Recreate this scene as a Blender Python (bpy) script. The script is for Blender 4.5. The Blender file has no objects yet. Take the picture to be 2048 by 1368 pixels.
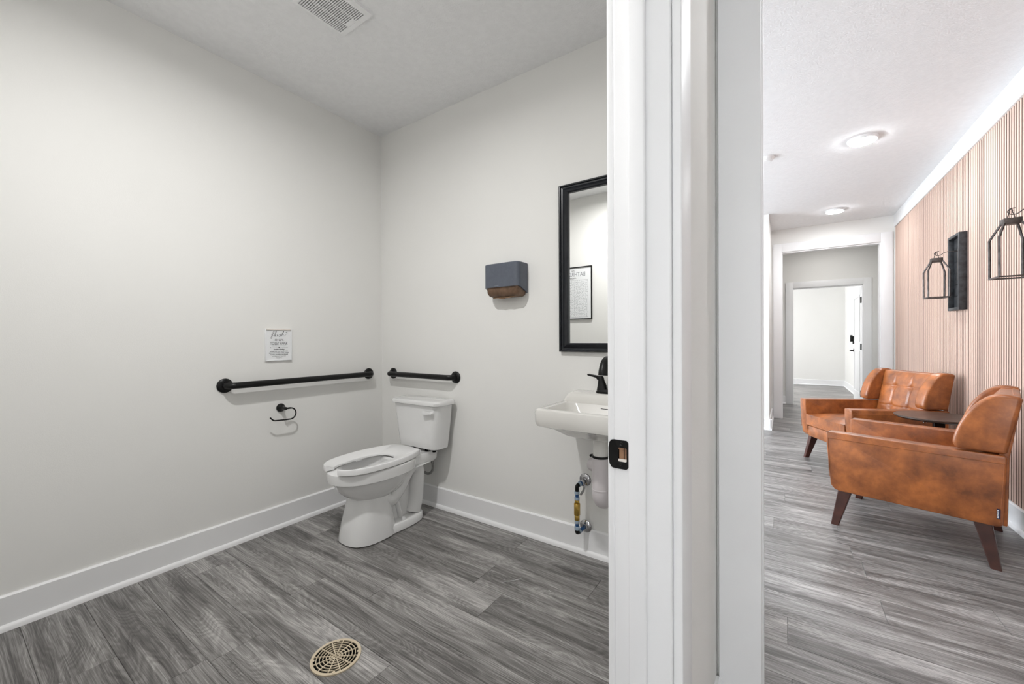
import bpy, bmesh, math, random
from mathutils import Vector, Matrix

random.seed(7)
SC = bpy.context.scene
COL = SC.collection
PI = math.pi

# ------------------------------------------------------------------ camera
CAM_YAW, CAM_PITCH, CAM_ROLL, CAM_Z = 0.59718, -0.004617, -0.004452, 1.15656


def cam_axes():
    cy, sy = math.cos(CAM_YAW), math.sin(CAM_YAW)
    f = Vector((-sy, cy, 0)); r = Vector((cy, sy, 0)); u = Vector((0, 0, 1))
    f2 = f * math.cos(CAM_PITCH) + u * math.sin(CAM_PITCH)
    u2 = -f * math.sin(CAM_PITCH) + u * math.cos(CAM_PITCH)
    r3 = r * math.cos(CAM_ROLL) + u2 * math.sin(CAM_ROLL)
    u3 = -r * math.sin(CAM_ROLL) + u2 * math.cos(CAM_ROLL)
    return f2, r3, u3


F_, R_, U_ = cam_axes()
cam_d = bpy.data.cameras.new('camera')
cam_d.sensor_fit = 'HORIZONTAL'
cam_d.sensor_width = 36.0
cam_d.lens = 36.0 * 804.885 / 2048.0
cam_d.clip_start = 0.02
cam = bpy.data.objects.new('camera', cam_d)
cam.matrix_world = Matrix(((R_.x, U_.x, -F_.x, 0), (R_.y, U_.y, -F_.y, 0), (R_.z, U_.z, -F_.z, CAM_Z), (0, 0, 0, 1)))
COL.objects.link(cam)
SC.camera = cam

# ------------------------------------------------------------------ world, exposure, lights
SC.view_settings.view_transform = 'Standard'
SC.view_settings.look = 'None'
SC.view_settings.gamma = 1.0
SC.view_settings.use_curve_mapping = False
SC.view_settings.exposure = 0.0

W = bpy.data.worlds.new('world'); SC.world = W
W.use_nodes = True
W.node_tree.nodes['Background'].inputs[0].default_value = (0.80, 0.88, 1.0, 1)
W.node_tree.nodes['Background'].inputs[1].default_value = 1.0

P_BATH = 22.5       # watts of the bathroom ceiling downlight
P_HALL = 190.0      # emission of each hall ceiling disc
P_WIN = 100.0       # daylight through the lounge windows
P_WIN_NEAR = 7.0   # daylight through the window behind the camera
P_WIN_FAR = 30.0   # daylight through the window of the far room


def window_light(name, loc, rot, sx, sy, power, color=(0.80, 0.90, 1.0)):
    d = bpy.data.lights.new(name, 'AREA')
    d.shape = 'RECTANGLE'; d.size = sx; d.size_y = sy; d.energy = power; d.color = color
    o = bpy.data.objects.new(name, d)
    o.location = loc; o.rotation_euler = rot
    COL.objects.link(o)
    return o


window_light('daylight_lounge', (-3.55, 3.9, 1.45), (0, -PI / 2, 0), 1.9, 2.5, P_WIN)
window_light('daylight_hall_end', (0.5, -2.95, 1.45), (PI / 2, 0, 0), 1.0, 1.5, P_WIN_NEAR, (1.0, 0.97, 0.94))
window_light('daylight_far_room', (-2.25, 10.8, 1.45), (0, -PI / 2, 0), 1.7, 2.0, P_WIN_FAR, (1.0, 0.97, 0.93))

# ------------------------------------------------------------------ measures of the place
H = 2.743
XL, YB, YF = -2.607, 2.027, -0.135      # bathroom: left wall, back wall, front wall
XP0, XP1 = -0.2845, -0.1745             # partition wall between bathroom and hall
YJ = 0.78                               # strike jamb of the bathroom door
YH = -0.10                              # hinge jamb of the bathroom door
XW = 1.163                              # slatted wall
Y_OPEN = 1.35                           # near cased opening
Y_END = 7.05                            # wall at the end of the hall
Y_DOOR2 = 8.70
Y_ROOM = 12.6


# ------------------------------------------------------------------ materials
def nmat(name, base=(0.8, 0.8, 0.8), rough=0.5, metal=0.0, spec=0.5, coat=0.0, emis=None, estr=0.0):
    m = bpy.data.materials.new(name); m.use_nodes = True
    b = m.node_tree.nodes['Principled BSDF']
    b.inputs['Base Color'].default_value = (*base, 1)
    b.inputs['Roughness'].default_value = rough
    b.inputs['Metallic'].default_value = metal
    b.inputs['Specular IOR Level'].default_value = spec
    b.inputs['Coat Weight'].default_value = coat
    if emis:
        b.inputs['Emission Color'].default_value = (*emis, 1)
        b.inputs['Emission Strength'].default_value = estr
    return m


def nd(m, t, **kw):
    n = m.node_tree.nodes.new(t)
    for k, v in kw.items():
        if k in n.inputs:
            n.inputs[k].default_value = v
        else:
            setattr(n, k, v)
    return n


def lk(m, a, ao, b, bi):
    m.node_tree.links.new(a.outputs[ao], b.inputs[bi])


def noise_mat(name, c1, c2, scale=8.0, rough=0.5, bump=0.0, bscale=200.0, detail=3.0, bdist=0.001, **kw):
    m = nmat(name, c1, rough, **kw)
    b = m.node_tree.nodes['Principled BSDF']
    tc = nd(m, 'ShaderNodeTexCoord')
    n = nd(m, 'ShaderNodeTexNoise', Scale=scale, Detail=detail)
    lk(m, tc, 'Object', n, 'Vector')
    r = nd(m, 'ShaderNodeValToRGB')
    r.color_ramp.elements[0].position = 0.35; r.color_ramp.elements[0].color = (*c1, 1)
    r.color_ramp.elements[1].position = 0.65; r.color_ramp.elements[1].color = (*c2, 1)
    lk(m, n, 'Fac', r, 'Fac'); lk(m, r, 'Color', b, 'Base Color')
    if bump:
        n2 = nd(m, 'ShaderNodeTexNoise', Scale=bscale, Detail=2.0)
        lk(m, tc, 'Object', n2, 'Vector')
        bp = nd(m, 'ShaderNodeBump', Strength=bump, Distance=bdist)
        lk(m, n2, 'Fac', bp, 'Height'); lk(m, bp, 'Normal', b, 'Normal')
    return m


M = {}
M['wall'] = noise_mat('wall_paint', (0.83, 0.824, 0.800), (0.845, 0.839, 0.815), 1.5, 0.75, 0.25, 260, spec=0.25)
M['ceiling'] = noise_mat('ceiling_texture', (0.86, 0.86, 0.865), (0.89, 0.89, 0.895), 30, 0.9, 0.6, 110, bdist=0.004, spec=0.1)
M['trim'] = noise_mat('white_trim_paint', (0.88, 0.88, 0.885), (0.90, 0.90, 0.905), 3.0, 0.45, 0.05, 60)
M['porcelain'] = noise_mat('white_porcelain', (0.80, 0.80, 0.795), (0.82, 0.82, 0.815), 2.0, 0.08, coat=0.5)
M['bisque'] = noise_mat('warm_white_porcelain', (0.74, 0.725, 0.69), (0.76, 0.745, 0.71), 2.0, 0.14, coat=0.5)
M['seat'] = noise_mat('white_seat_plastic', (0.82, 0.82, 0.82), (0.84, 0.84, 0.84), 2.0, 0.25)
M['black'] = noise_mat('matte_black_metal', (0.0035, 0.0035, 0.0035), (0.006, 0.006, 0.006), 40, 0.36, spec=0.3)
M['blackgloss'] = noise_mat('black_frame_paint', (0.006, 0.007, 0.010), (0.012, 0.014, 0.018), 40, 0.30, spec=0.4)
M['darkgap'] = noise_mat('dark_void', (0.005, 0.005, 0.005), (0.008, 0.008, 0.007), 10, 0.9, spec=0.0)
M['mirror'] = nmat('mirror_silver', (0.93, 0.94, 0.93), 0.0, 1.0)
M['chrome'] = noise_mat('polished_chrome', (0.42, 0.42, 0.43), (0.52, 0.52, 0.53), 5, 0.12, metal=1.0)
M['brass'] = noise_mat('yellow_brass', (0.55, 0.36, 0.08), (0.62, 0.42, 0.12), 30, 0.25, metal=1.0)
M['pexblue'] = noise_mat('blue_pipe_plastic', (0.015, 0.06, 0.20), (0.02, 0.10, 0.26), 30, 0.4)
M['pexgrey'] = noise_mat('pale_blue_fitting', (0.33, 0.42, 0.52), (0.40, 0.50, 0.60), 30, 0.4)
M['pvc'] = noise_mat('white_pipe_cover', (0.66, 0.62, 0.63), (0.70, 0.66, 0.67), 4, 0.45)
M['hose'] = noise_mat('grey_braided_hose', (0.20, 0.20, 0.19), (0.35, 0.35, 0.34), 300, 0.4, metal=0.6)
M['slate'] = noise_mat('slate_plastic', (0.088, 0.10, 0.128), (0.098, 0.112, 0.142), 60, 0.36, 0.1, 500)
M['towel'] = noise_mat('brown_paper_tray', (0.10, 0.055, 0.030), (0.19, 0.11, 0.065), 24, 0.5)
M['paper'] = noise_mat('brown_paper', (0.26, 0.16, 0.095), (0.36, 0.23, 0.14), 30, 0.8)
M['white'] = noise_mat('white_card', (0.84, 0.85, 0.86), (0.86, 0.87, 0.88), 5, 0.5)
M['cream'] = noise_mat('cream_wood', (0.80, 0.74, 0.68), (0.86, 0.81, 0.76), 12, 0.6)
M['print'] = noise_mat('dark_print', (0.03, 0.03, 0.035), (0.05, 0.05, 0.055), 20, 0.7)
M['printgrey'] = noise_mat('grey_print', (0.22, 0.23, 0.25), (0.27, 0.28, 0.30), 20, 0.7)
M['drain'] = noise_mat('beige_plastic', (0.60, 0.50, 0.36), (0.68, 0.58, 0.43), 30, 0.45)
M['rawwood'] = noise_mat('raw_wood', (0.20, 0.10, 0.055), (0.33, 0.18, 0.10), 60, 0.7)
M['legwood'] = noise_mat('dark_stained_wood', (0.040, 0.012, 0.008), (0.075, 0.024, 0.016), 12, 0.32)
M['tablewood'] = noise_mat('dark_table_wood', (0.030, 0.018, 0.013), (0.075, 0.045, 0.032), 14, 0.35)
M['iron'] = noise_mat('dark_bronze_iron', (0.050, 0.040, 0.036), (0.11, 0.092, 0.085), 30, 0.45, metal=0.3)
M['plaque'] = noise_mat('black_stained_board', (0.014, 0.015, 0.017), (0.040, 0.043, 0.048), 30, 0.42)
M['backing'] = noise_mat('brown_backing', (0.040, 0.022, 0.014), (0.055, 0.030, 0.020), 5, 0.8)
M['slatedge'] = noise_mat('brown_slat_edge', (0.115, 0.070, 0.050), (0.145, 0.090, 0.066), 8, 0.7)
M['glass'] = nmat('window_glass', (0.95, 0.97, 1.0), 0.02, emis=(0.93, 0.96, 1.0), estr=6.0)
M['tagblue'] = noise_mat('navy_tag', (0.012, 0.015, 0.05), (0.02, 0.022, 0.065), 30, 0.6)
M['lamp_bath'] = nmat('lit_diffuser_bath', (1, 1, 1), 0.5, emis=(1.0, 0.99, 0.975), estr=60.0)
M['added_lamp_passage'] = nmat('added_diffuser_passage', (1, 1, 1), 0.5, emis=(1.0, 0.985, 0.965), estr=105.0)
M['lamp_hall'] = nmat('lit_diffuser_hall', (1, 1, 1), 0.5, emis=(0.94, 0.97, 1.0), estr=P_HALL)


def leather():
    m = nmat('cognac_leather', (0.3, 0.1, 0.04), 0.33, coat=0.2)
    b = m.node_tree.nodes['Principled BSDF']
    b.inputs['Coat Roughness'].default_value = 0.3
    tc = nd(m, 'ShaderNodeTexCoord')
    n = nd(m, 'ShaderNodeTexNoise', Scale=9.0, Detail=6.0, Roughness=0.62)
    lk(m, tc, 'Object', n, 'Vector')
    r = nd(m, 'ShaderNodeValToRGB')
    e = r.color_ramp.elements
    e[0].position = 0.32; e[0].color = (0.165, 0.050, 0.016, 1)
    e[1].position = 0.68; e[1].color = (0.48, 0.155, 0.040, 1)
    e2 = r.color_ramp.elements.new(0.5); e2.color = (0.31, 0.098, 0.027, 1)
    lk(m, n, 'Fac', r, 'Fac'); lk(m, r, 'Color', b, 'Base Color')
    n2 = nd(m, 'ShaderNodeTexVoronoi', Scale=420.0)
    lk(m, tc, 'Object', n2, 'Vector')
    bp = nd(m, 'ShaderNodeBump', Strength=0.12, Distance=0.0006)
    lk(m, n2, 'Distance', bp, 'Height'); lk(m, bp, 'Normal', b, 'Normal')
    return m


M['leather'] = leather()


def plank_mat(name):
    """grey oak plank: grain runs along x, every plank object gets its own figure"""
    m = nmat(name, (0.15, 0.145, 0.14), 0.36, spec=0.45)
    b = m.node_tree.nodes['Principled BSDF']
    tc = nd(m, 'ShaderNodeTexCoord'); oi = nd(m, 'ShaderNodeObjectInfo')
    mul = nd(m, 'ShaderNodeMath', operation='MULTIPLY'); mul.inputs[1].default_value = 57.0
    lk(m, oi, 'Random', mul, 0)
    add = nd(m, 'ShaderNodeVectorMath', operation='ADD')
    cmb = nd(m, 'ShaderNodeCombineXYZ')
    lk(m, mul, 0, cmb, 'X'); lk(m, mul, 0, cmb, 'Y'); lk(m, mul, 0, cmb, 'Z')
    lk(m, tc, 'Object', add, 0); lk(m, cmb, 0, add, 1)
    # large soft figure
    mp = nd(m, 'ShaderNodeMapping'); mp.inputs['Scale'].default_value = (1.3, 9.0, 9.0)
    lk(m, add, 0, mp, 'Vector')
    big = nd(m, 'ShaderNodeTexNoise', Scale=1.0, Detail=3.0, Distortion=1.2)
    lk(m, mp, 0, big, 'Vector')
    # warped rings (cathedral grain)
    mp2 = nd(m, 'ShaderNodeMapping'); mp2.inputs['Scale'].default_value = (0.8, 4.6, 4.6)
    lk(m, add, 0, mp2, 'Vector')
    warp = nd(m, 'ShaderNodeTexNoise', Scale=1.6, Detail=2.5, Roughness=0.45, Distortion=0.3)
    lk(m, mp2, 0, warp, 'Vector')
    rm = nd(m, 'ShaderNodeMath', operation='MULTIPLY'); rm.inputs[1].default_value = 210.0
    lk(m, warp, 'Fac', rm, 0)
    sn = nd(m, 'ShaderNodeMath', operation='SINE'); lk(m, rm, 0, sn, 0)
    # streaks and fine pores
    mp3 = nd(m, 'ShaderNodeMapping'); mp3.inputs['Scale'].default_value = (5.0, 330.0, 330.0)
    lk(m, add, 0, mp3, 'Vector')
    fine = nd(m, 'ShaderNodeTexNoise', Scale=1.0, Detail=5.0, Roughness=0.72, Distortion=0.15)
    lk(m, mp3, 0, fine, 'Vector')
    mp4 = nd(m, 'ShaderNodeMapping'); mp4.inputs['Scale'].default_value = (1.6, 55.0, 55.0)
    lk(m, add, 0, mp4, 'Vector')
    mid = nd(m, 'ShaderNodeTexNoise', Scale=1.0, Detail=3.0, Roughness=0.6, Distortion=0.3)
    lk(m, mp4, 0, mid, 'Vector')

    def ma(op, a, ao, k):
        x = nd(m, 'ShaderNodeMath', operation=op); lk(m, a, ao, x, 0); x.inputs[1].default_value = k
        return x

    def plus(a, b):
        x = nd(m, 'ShaderNodeMath', operation='ADD'); lk(m, a, 0, x, 0); lk(m, b, 0, x, 1)
        return x
    s1 = ma('MULTIPLY', sn, 0, 0.032)
    s2 = ma('MULTIPLY', big, 'Fac', 0.55)
    s3 = ma('MULTIPLY', fine, 'Fac', 0.62)
    s4 = ma('MULTIPLY', mid, 'Fac', 0.32)
    rv = ma('MULTIPLY', oi, 'Random', 0.05)
    a3 = plus(plus(plus(s1, s2), plus(s3, s4)), rv)
    r = nd(m, 'ShaderNodeValToRGB')
    e = r.color_ramp.elements
    e[0].position = 0.54; e[0].color = (0.050, 0.046, 0.044, 1)
    e[1].position = 1.0; e[1].color = (0.58, 0.56, 0.545, 1)
    x = e.new(0.69); x.color = (0.135, 0.128, 0.123, 1)
    x = e.new(0.82); x.color = (0.275, 0.264, 0.255, 1)
    lk(m, a3, 0, r, 'Fac'); lk(m, r, 'Color', b, 'Base Color')
    bp = nd(m, 'ShaderNodeBump', Strength=0.25, Distance=0.001)
    lk(m, fine, 'Fac', bp, 'Height'); lk(m, bp, 'Normal', b, 'Normal')
    return m


M['plank'] = plank_mat('grey_oak_plank')


def slat_mat():
    m = nmat('pink_tan_wood_slat', (0.6, 0.4, 0.3), 0.55, spec=0.3)
    b = m.node_tree.nodes['Principled BSDF']
    tc = nd(m, 'ShaderNodeTexCoord'); oi = nd(m, 'ShaderNodeObjectInfo')
    mp = nd(m, 'ShaderNodeMapping'); mp.inputs['Scale'].default_value = (60, 60, 1.6)
    sc = nd(m, 'ShaderNodeMath', operation='MULTIPLY'); sc.inputs[1].default_value = 40.0
    lk(m, oi, 'Random', sc, 0)
    cmb = nd(m, 'ShaderNodeCombineXYZ'); lk(m, sc, 0, cmb, 'X'); lk(m, sc, 0, cmb, 'Z')
    add = nd(m, 'ShaderNodeVectorMath', operation='ADD')
    lk(m, tc, 'Object', add, 0); lk(m, cmb, 0, add, 1); lk(m, add, 0, mp, 'Vector')
    n = nd(m, 'ShaderNodeTexNoise', Scale=1.0, Detail=4.0); lk(m, mp, 0, n, 'Vector')
    r = nd(m, 'ShaderNodeValToRGB'); e = r.color_ramp.elements
    e[0].position = 0.3; e[0].color = (0.57, 0.405, 0.33, 1)
    e[1].position = 0.7; e[1].color = (0.68, 0.495, 0.41, 1)
    lk(m, n, 'Fac', r, 'Fac'); lk(m, r, 'Color', b, 'Base Color')
    return m


M['slat'] = slat_mat()


# ------------------------------------------------------------------ mesh helpers
def mesh_from(bm, name, sharp=math.radians(38)):
    bmesh.ops.recalc_face_normals(bm, faces=bm.faces[:])
    for f in bm.faces: f.smooth = True
    for e in bm.edges:
        if len(e.link_faces) == 2:
            try:
                e.smooth = e.calc_face_angle() < sharp
            except ValueError:
                e.smooth = True
    me = bpy.data.meshes.new(name); bm.to_mesh(me); bm.free()
    return me


def obj(name, bm, mat, parent=None, world=True, sharp=math.radians(38)):
    """link a bmesh as one object; vertices in world coordinates when world and the parent is not rotated"""
    if parent is not None and world:
        o_ = Vector(parent.location)
        p = parent.parent
        while p is not None:
            o_ += p.location; p = p.parent
        bmesh.ops.translate(bm, verts=bm.verts[:], vec=-o_)
    me = mesh_from(bm, name, sharp)
    me.materials.append(M[mat] if isinstance(mat, str) else mat)
    o = bpy.data.objects.new(name, me); COL.objects.link(o)
    if parent is not None: o.parent = parent
    return o


def thing(name, label, cat, loc=(0, 0, 0), rotz=0.0, group=None):
    o = bpy.data.objects.new(name, None); COL.objects.link(o)
    o.empty_display_size = 0.1
    o.location = loc; o.rotation_euler = (0, 0, rotz)
    o['label'] = label; o['category'] = cat
    if group: o['group'] = group
    return o


def struct(name, bm, mat, label, cat):
    o = obj(name, bm, mat)
    o['kind'] = 'structure'; o['label'] = label; o['category'] = cat
    return o


def nb(): return bmesh.new()


def box(bm, x0, x1, y0, y1, z0, z1, bev=0.0, seg=2):
    xs, ys, zs = sorted((x0, x1)), sorted((y0, y1)), sorted((z0, z1))
    v = [bm.verts.new((x, y, z)) for z in zs for y in ys for x in xs]
    fs = [(0, 2, 3, 1), (4, 5, 7, 6), (0, 1, 5, 4), (2, 6, 7, 3), (0, 4, 6, 2), (1, 3, 7, 5)]
    faces = [bm.faces.new([v[i] for i in f]) for f in fs]
    if bev:
        es = list({e for f in faces for e in f.edges})
        bmesh.ops.bevel(bm, geom=es, offset=bev, segments=seg, affect='EDGES', profile=0.5)
    return bm


def B(*a, **k): return box(nb(), *a, **k)


def loft(bm, rings, cap0=True, cap1=True, closed=True):
    vs = [[bm.verts.new(p) for p in r] for r in rings]
    n = len(rings[0])
    for a, b in zip(vs, vs[1:]):
        for i in range(n if closed else n - 1):
            j = (i + 1) % n
            bm.faces.new((a[i], a[j], b[j], b[i]))
    if cap0: bm.faces.new(list(reversed(vs[0])))
    if cap1: bm.faces.new(vs[-1])
    return bm


def egg(xc, yf, yr, hw, z, p=2.3, n=48, mid=0.55):
    yc = yf + mid * (yr - yf)
    out = []
    for i in range(n):
        t = 2 * PI * i / n
        c, s = math.cos(t), math.sin(t)
        x = xc + hw * math.copysign(abs(c) ** (2 / p), c)
        y = yc + (yr - yc if s > 0 else yc - yf) * math.copysign(abs(s) ** (2 / p), s)
        out.append((x, y, z))
    return out


def rrect(x0, x1, y0, y1, r, z, k=5):
    """rounded rectangle ring; r may be (front, back) radii"""
    rf, rb = r if isinstance(r, tuple) else (r, r)
    out = []
    for cx, cy, a0, rr in ((x1 - rb, y1 - rb, 0, rb), (x0 + rb, y1 - rb, PI / 2, rb), (x0 + rf, y0 + rf, PI, rf), (x1 - rf, y0 + rf, 1.5 * PI, rf)):
        for i in range(k + 1):
            a = a0 + PI / 2 * i / k
            out.append((cx + rr * math.cos(a), cy + rr * math.sin(a), z))
    return out


def catmull(pts, sub=8):
    P = [Vector(p) for p in pts]
    out = []
    for i in range(len(P) - 1):
        p0 = P[max(i - 1, 0)]; p1 = P[i]; p2 = P[i + 1]; p3 = P[min(i + 2, len(P) - 1)]
        for s in range(sub):
            t = s / sub
            out.append(0.5 * ((2 * p1) + (-p0 + p2) * t + (2 * p0 - 5 * p1 + 4 * p2 - p3) * t * t + (-p0 + 3 * p1 - 3 * p2 + p3) * t ** 3))
    out.append(P[-1])
    return out


def tube(bm, pts, r, n=12, closed=False, caps=True, flat=1.0, up=None):
    P = [Vector(p) for p in pts]
    m = len(P)
    rs = r if isinstance(r, (list, tuple)) else [r] * m
    rings = []
    prev = None
    for i in range(m):
        a = P[(i - 1) % m] if (closed or i > 0) else P[i]
        b = P[(i + 1) % m] if (closed or i < m - 1) else P[i]
        t = (b - a).normalized()
        if prev is None:
            ref = Vector(up) if up else (Vector((0, 0, 1)) if abs(t.z) < 0.9 else Vector((1, 0, 0)))
            nrm = (ref - t * ref.dot(t)).normalized()
        else:
            nrm = (prev - t * prev.dot(t)).normalized()
        prev = nrm
        bi = t.cross(nrm)
        rings.append([P[i] + (nrm * math.cos(2 * PI * k / n) * flat + bi * math.sin(2 * PI * k / n)) * rs[i] for k in range(n)])
    if closed:
        rings.append(rings[0])
        vs = [[bm.verts.new(p) for p in rr] for rr in rings[:-1]]
        for i in range(m):
            a, b = vs[i], vs[(i + 1) % m]
            for k in range(n):
                bm.faces.new((a[k], a[(k + 1) % n], b[(k + 1) % n], b[k]))
    else:
        loft(bm, rings, caps, caps)
    return bm


def lathe(bm, axis_o, axis_d, prof, n=32, cap0=True, cap1=True):
    """prof: list of (distance along axis, radius)"""
    d = Vector(axis_d).normalized(); o = Vector(axis_o)
    ref = Vector((0, 0, 1)) if abs(d.z) < 0.9 else Vector((1, 0, 0))
    e1 = (ref - d * ref.dot(d)).normalized(); e2 = d.cross(e1)
    rings = [[o + d * h + (e1 * math.cos(2 * PI * k / n) + e2 * math.sin(2 * PI * k / n)) * r for k in range(n)] for h, r in prof]
    return loft(bm, rings, cap0, cap1)


def prism(bm, poly, axis, a0, a1, bev=0.0, seg=2):
    """extrude a 2D polygon. axis 'x': poly is (y,z); 'y': (x,z); 'z': (x,y)"""
    def P(p, a):
        return {'x': (a, p[0], p[1]), 'y': (p[0], a, p[1]), 'z': (p[0], p[1], a)}[axis]
    va = [bm.verts.new(P(p, a0)) for p in poly]; vb = [bm.verts.new(P(p, a1)) for p in poly]
    n = len(poly); fs = [bm.faces.new(va), bm.faces.new(list(reversed(vb)))]
    for i in range(n):
        fs.append(bm.faces.new((va[i], vb[i], vb[(i + 1) % n], va[(i + 1) % n])))
    bmesh.ops.recalc_face_normals(bm, faces=fs)
    if bev:
        es = [e for e in {e for f in fs for e in f.edges} if e.calc_face_angle(0) > 0.6]
        bmesh.ops.bevel(bm, geom=es, offset=bev, segments=seg, affect='EDGES', profile=0.5)
    return bm


def text_bm(body, size, width=None, shear=0.0, bold=0.0):
    """flat lettering as a bmesh in its own xy plane, centred on x, baseline y=0; width rescales it"""
    c = bpy.data.curves.new('lettering', 'FONT'); c.body = body; c.size = size; c.align_x = 'CENTER'
    c.shear = shear; c.offset = bold; c.resolution_u = 3
    o = bpy.data.objects.new('lettering', c); COL.objects.link(o)
    bpy.context.view_layer.update()
    dg = bpy.context.evaluated_depsgraph_get()
    me = bpy.data.meshes.new_from_object(o.evaluated_get(dg))
    bm = nb(); bm.from_mesh(me)
    bpy.data.objects.remove(o); bpy.data.curves.remove(c); bpy.data.meshes.remove(me)
    if width and bm.verts:
        xs = [v.co.x for v in bm.verts]; w = max(xs) - min(xs); mid = (max(xs) + min(xs)) / 2
        for v in bm.verts: v.co.x = (v.co.x - mid) * width / w
    return bm


def place_bm(dst, src, origin, ex, ey):
    """append the flat bmesh src to dst, its x axis along ex and y axis along ey"""
    o, ex, ey = Vector(origin), Vector(ex), Vector(ey)
    mp = {v: dst.verts.new(o + ex * v.co.x + ey * v.co.y) for v in src.verts}
    for f in src.faces:
        try:
            dst.faces.new([mp[v] for v in f.verts])
        except ValueError:
            pass
    src.free()
    return dst


def ribbon(dst, pts, w, origin, ex, ey):
    """flat stroke of width w along 2D points"""
    o, ex, ey = Vector(origin), Vector(ex), Vector(ey)
    P = [Vector((p[0], p[1])) for p in pts]
    L = []
    for i, p in enumerate(P):
        t = (P[min(i + 1, len(P) - 1)] - P[max(i - 1, 0)])
        t = t.normalized() if t.length > 1e-9 else Vector((1, 0))
        n = Vector((-t.y, t.x)); ww = w[i] if isinstance(w, list) else w
        a, b = p + n * ww / 2, p - n * ww / 2
        L.append((dst.verts.new(o + ex * a.x + ey * a.y), dst.verts.new(o + ex * b.x + ey * b.y)))
    for a, b in zip(L, L[1:]):
        dst.faces.new((a[0], b[0], b[1], a[1]))


# ================================================================== STRUCTURE
# ---- floor: a slab with separate planks on top
floor = struct('floor', B(-3.75, 1.40, -3.2, 12.75, -0.06, -0.004), 'plank', 'grey wood-look plank floor running through bathroom and hall', 'floor')
SEAM = {0.94: -1.867, 1.12: -1.554, 1.30: -1.067, 1.66: -0.735, 1.84: 0.005, 2.20: 0.343, 2.38: 0.725, 2.74: 0.294, 2.92: -0.064, 3.10: 0.26}
PL, PWID = 1.25, 0.18
plank_cache = {}


def plank(x0, x1, y0, y1):
    L, Wd = round(x1 - x0, 3), round(y1 - y0, 3)
    if L < 0.02: return
    g = 0.0005
    key = (L, Wd)
    if key not in plank_cache:
        bm = nb(); box(bm, -L / 2 + g, L / 2 - g, -Wd / 2 + g, Wd / 2 - g, -0.004, 0.0)
        top = [e for e in bm.edges if all(v.co.z > -1e-6 for v in e.verts)]
        bmesh.ops.bevel(bm, geom=top, offset=0.0009, segments=1, affect='EDGES')
        me = mesh_from(bm, 'plank'); me.materials.append(M['plank']); plank_cache[key] = me
    o = bpy.data.objects.new('plank', plank_cache[key]); COL.objects.link(o)
    o.location = ((x0 + x1) / 2, (y0 + y1) / 2, 0); o.parent = floor


rng = random.Random(3)
k = -6
prev_off = None
while True:
    y0 = round(0.94 + k * PWID, 2)
    if y0 > 8.6: break
    a = XL + 0.005 if y0 < 2.0 else -0.60
    b = XW
    s = SEAM.get(y0)
    if s is None: s = rng.uniform(0, PL)
    while s > a: s -= PL
    x = s
    while x < b:
        xa, xb = max(x, a), min(x + PL, b)
        plank(xa, xb, max(y0, YF), min(y0 + PWID, 8.69))
        x += PL
    k += 1

# pale scuffs on the bathroom planks
for pts, w_ in (([(-1.123, 1.553), (-1.092, 1.590), (-1.059, 1.630)], [.0008, .0012, .0030]), ([(-0.908, 1.627), (-0.896, 1.623)], [.002, .004])):
    bm = nb(); ribbon(bm, pts, w_, (0, 0, .0004), (1, 0, 0), (0, 1, 0)); obj('scuff', bm, 'white', floor)

# ---- ceiling
struct('ceiling', B(-3.75, 1.40, -3.2, 12.75, H, H + 0.06), 'ceiling', 'white textured ceiling over bathroom and hall', 'ceiling')

# ---- bathroom walls
struct('wall_left', B(XL - 0.11, XL, YF - 0.11, YB + 0.11, 0, H), 'wall', 'pale greige bathroom wall carrying the long grab bar', 'wall')
struct('wall_back', B(XL, XP0, YB, YB + 0.113, 0, H), 'wall', 'pale greige bathroom wall behind the toilet and sink', 'wall')
struct('wall_front', B(XL, XP0, YF - 0.11, YF, 0, H), 'wall', 'pale greige bathroom wall carrying the maze picture', 'wall')
bm = nb()
box(bm, XP0, XP1, YJ + 0.02, YB + 0.113, 0, H)
box(bm, XP0, XP1, YH - 0.02, YJ + 0.02, 2.06, H)
box(bm, XP0, XP1, -3.0, YH - 0.02, 0, H)
struct('wall_partition', bm, 'wall', 'pale greige partition wall between bathroom and hall', 'wall')

# ---- hall, lounge and far room walls
bm = nb(); box(bm, -3.66, XP1, 6.07, 6.18, 0, H); box(bm, XP1 - 0.11, XP1, 6.18, Y_END, 0, H)
struct('wall_corner', bm, 'wall', 'pale greige wall with an outside corner left of the far opening', 'wall')
bm = nb()
box(bm, -0.30, -0.05, Y_END, Y_END + 0.115, 0, H)
box(bm, 1.03, XW + 0.10, Y_END, Y_END + 0.115, 0, H)
box(bm, -0.05, 1.03, Y_END, Y_END + 0.115, 2.413, H)
struct('wall_end', bm, 'wall', 'pale greige wall around the cased opening at the hall end', 'wall')
bm = nb()
box(bm, -1.2, 0.10, Y_DOOR2, Y_DOOR2 + 0.12, 0, H)
box(bm, 1.056, 1.40, Y_DOOR2, Y_DOOR2 + 0.12, 0, H)
box(bm, 0.10, 1.056, Y_DOOR2, Y_DOOR2 + 0.12, 2.05, H)
struct('wall_vestibule', bm, 'wall', 'grey-beige wall around the white doorway beyond the opening', 'wall')
bm = nb(); box(bm, -1.31, -1.2, Y_END, Y_DOOR2 + 0.12, 0, H); box(bm, 1.25, 1.36, Y_END + 0.115, Y_DOOR2, 0, H); box(bm, -1.2, -0.30, Y_END, Y_END + 0.115, 0, H)
struct('wall_passage', bm, 'wall', 'side walls of the passage beyond the far opening', 'wall')
bm = nb(); box(bm, -2.4, 1.19, Y_ROOM, Y_ROOM + 0.1, 0, H); box(bm, 1.19, 1.30, Y_DOOR2 + 0.12, Y_ROOM + 0.1, 0, H)
struct('wall_far', bm, 'wall', 'bright beige wall seen through the farthest doorway', 'wall')
bm = nb()
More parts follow.
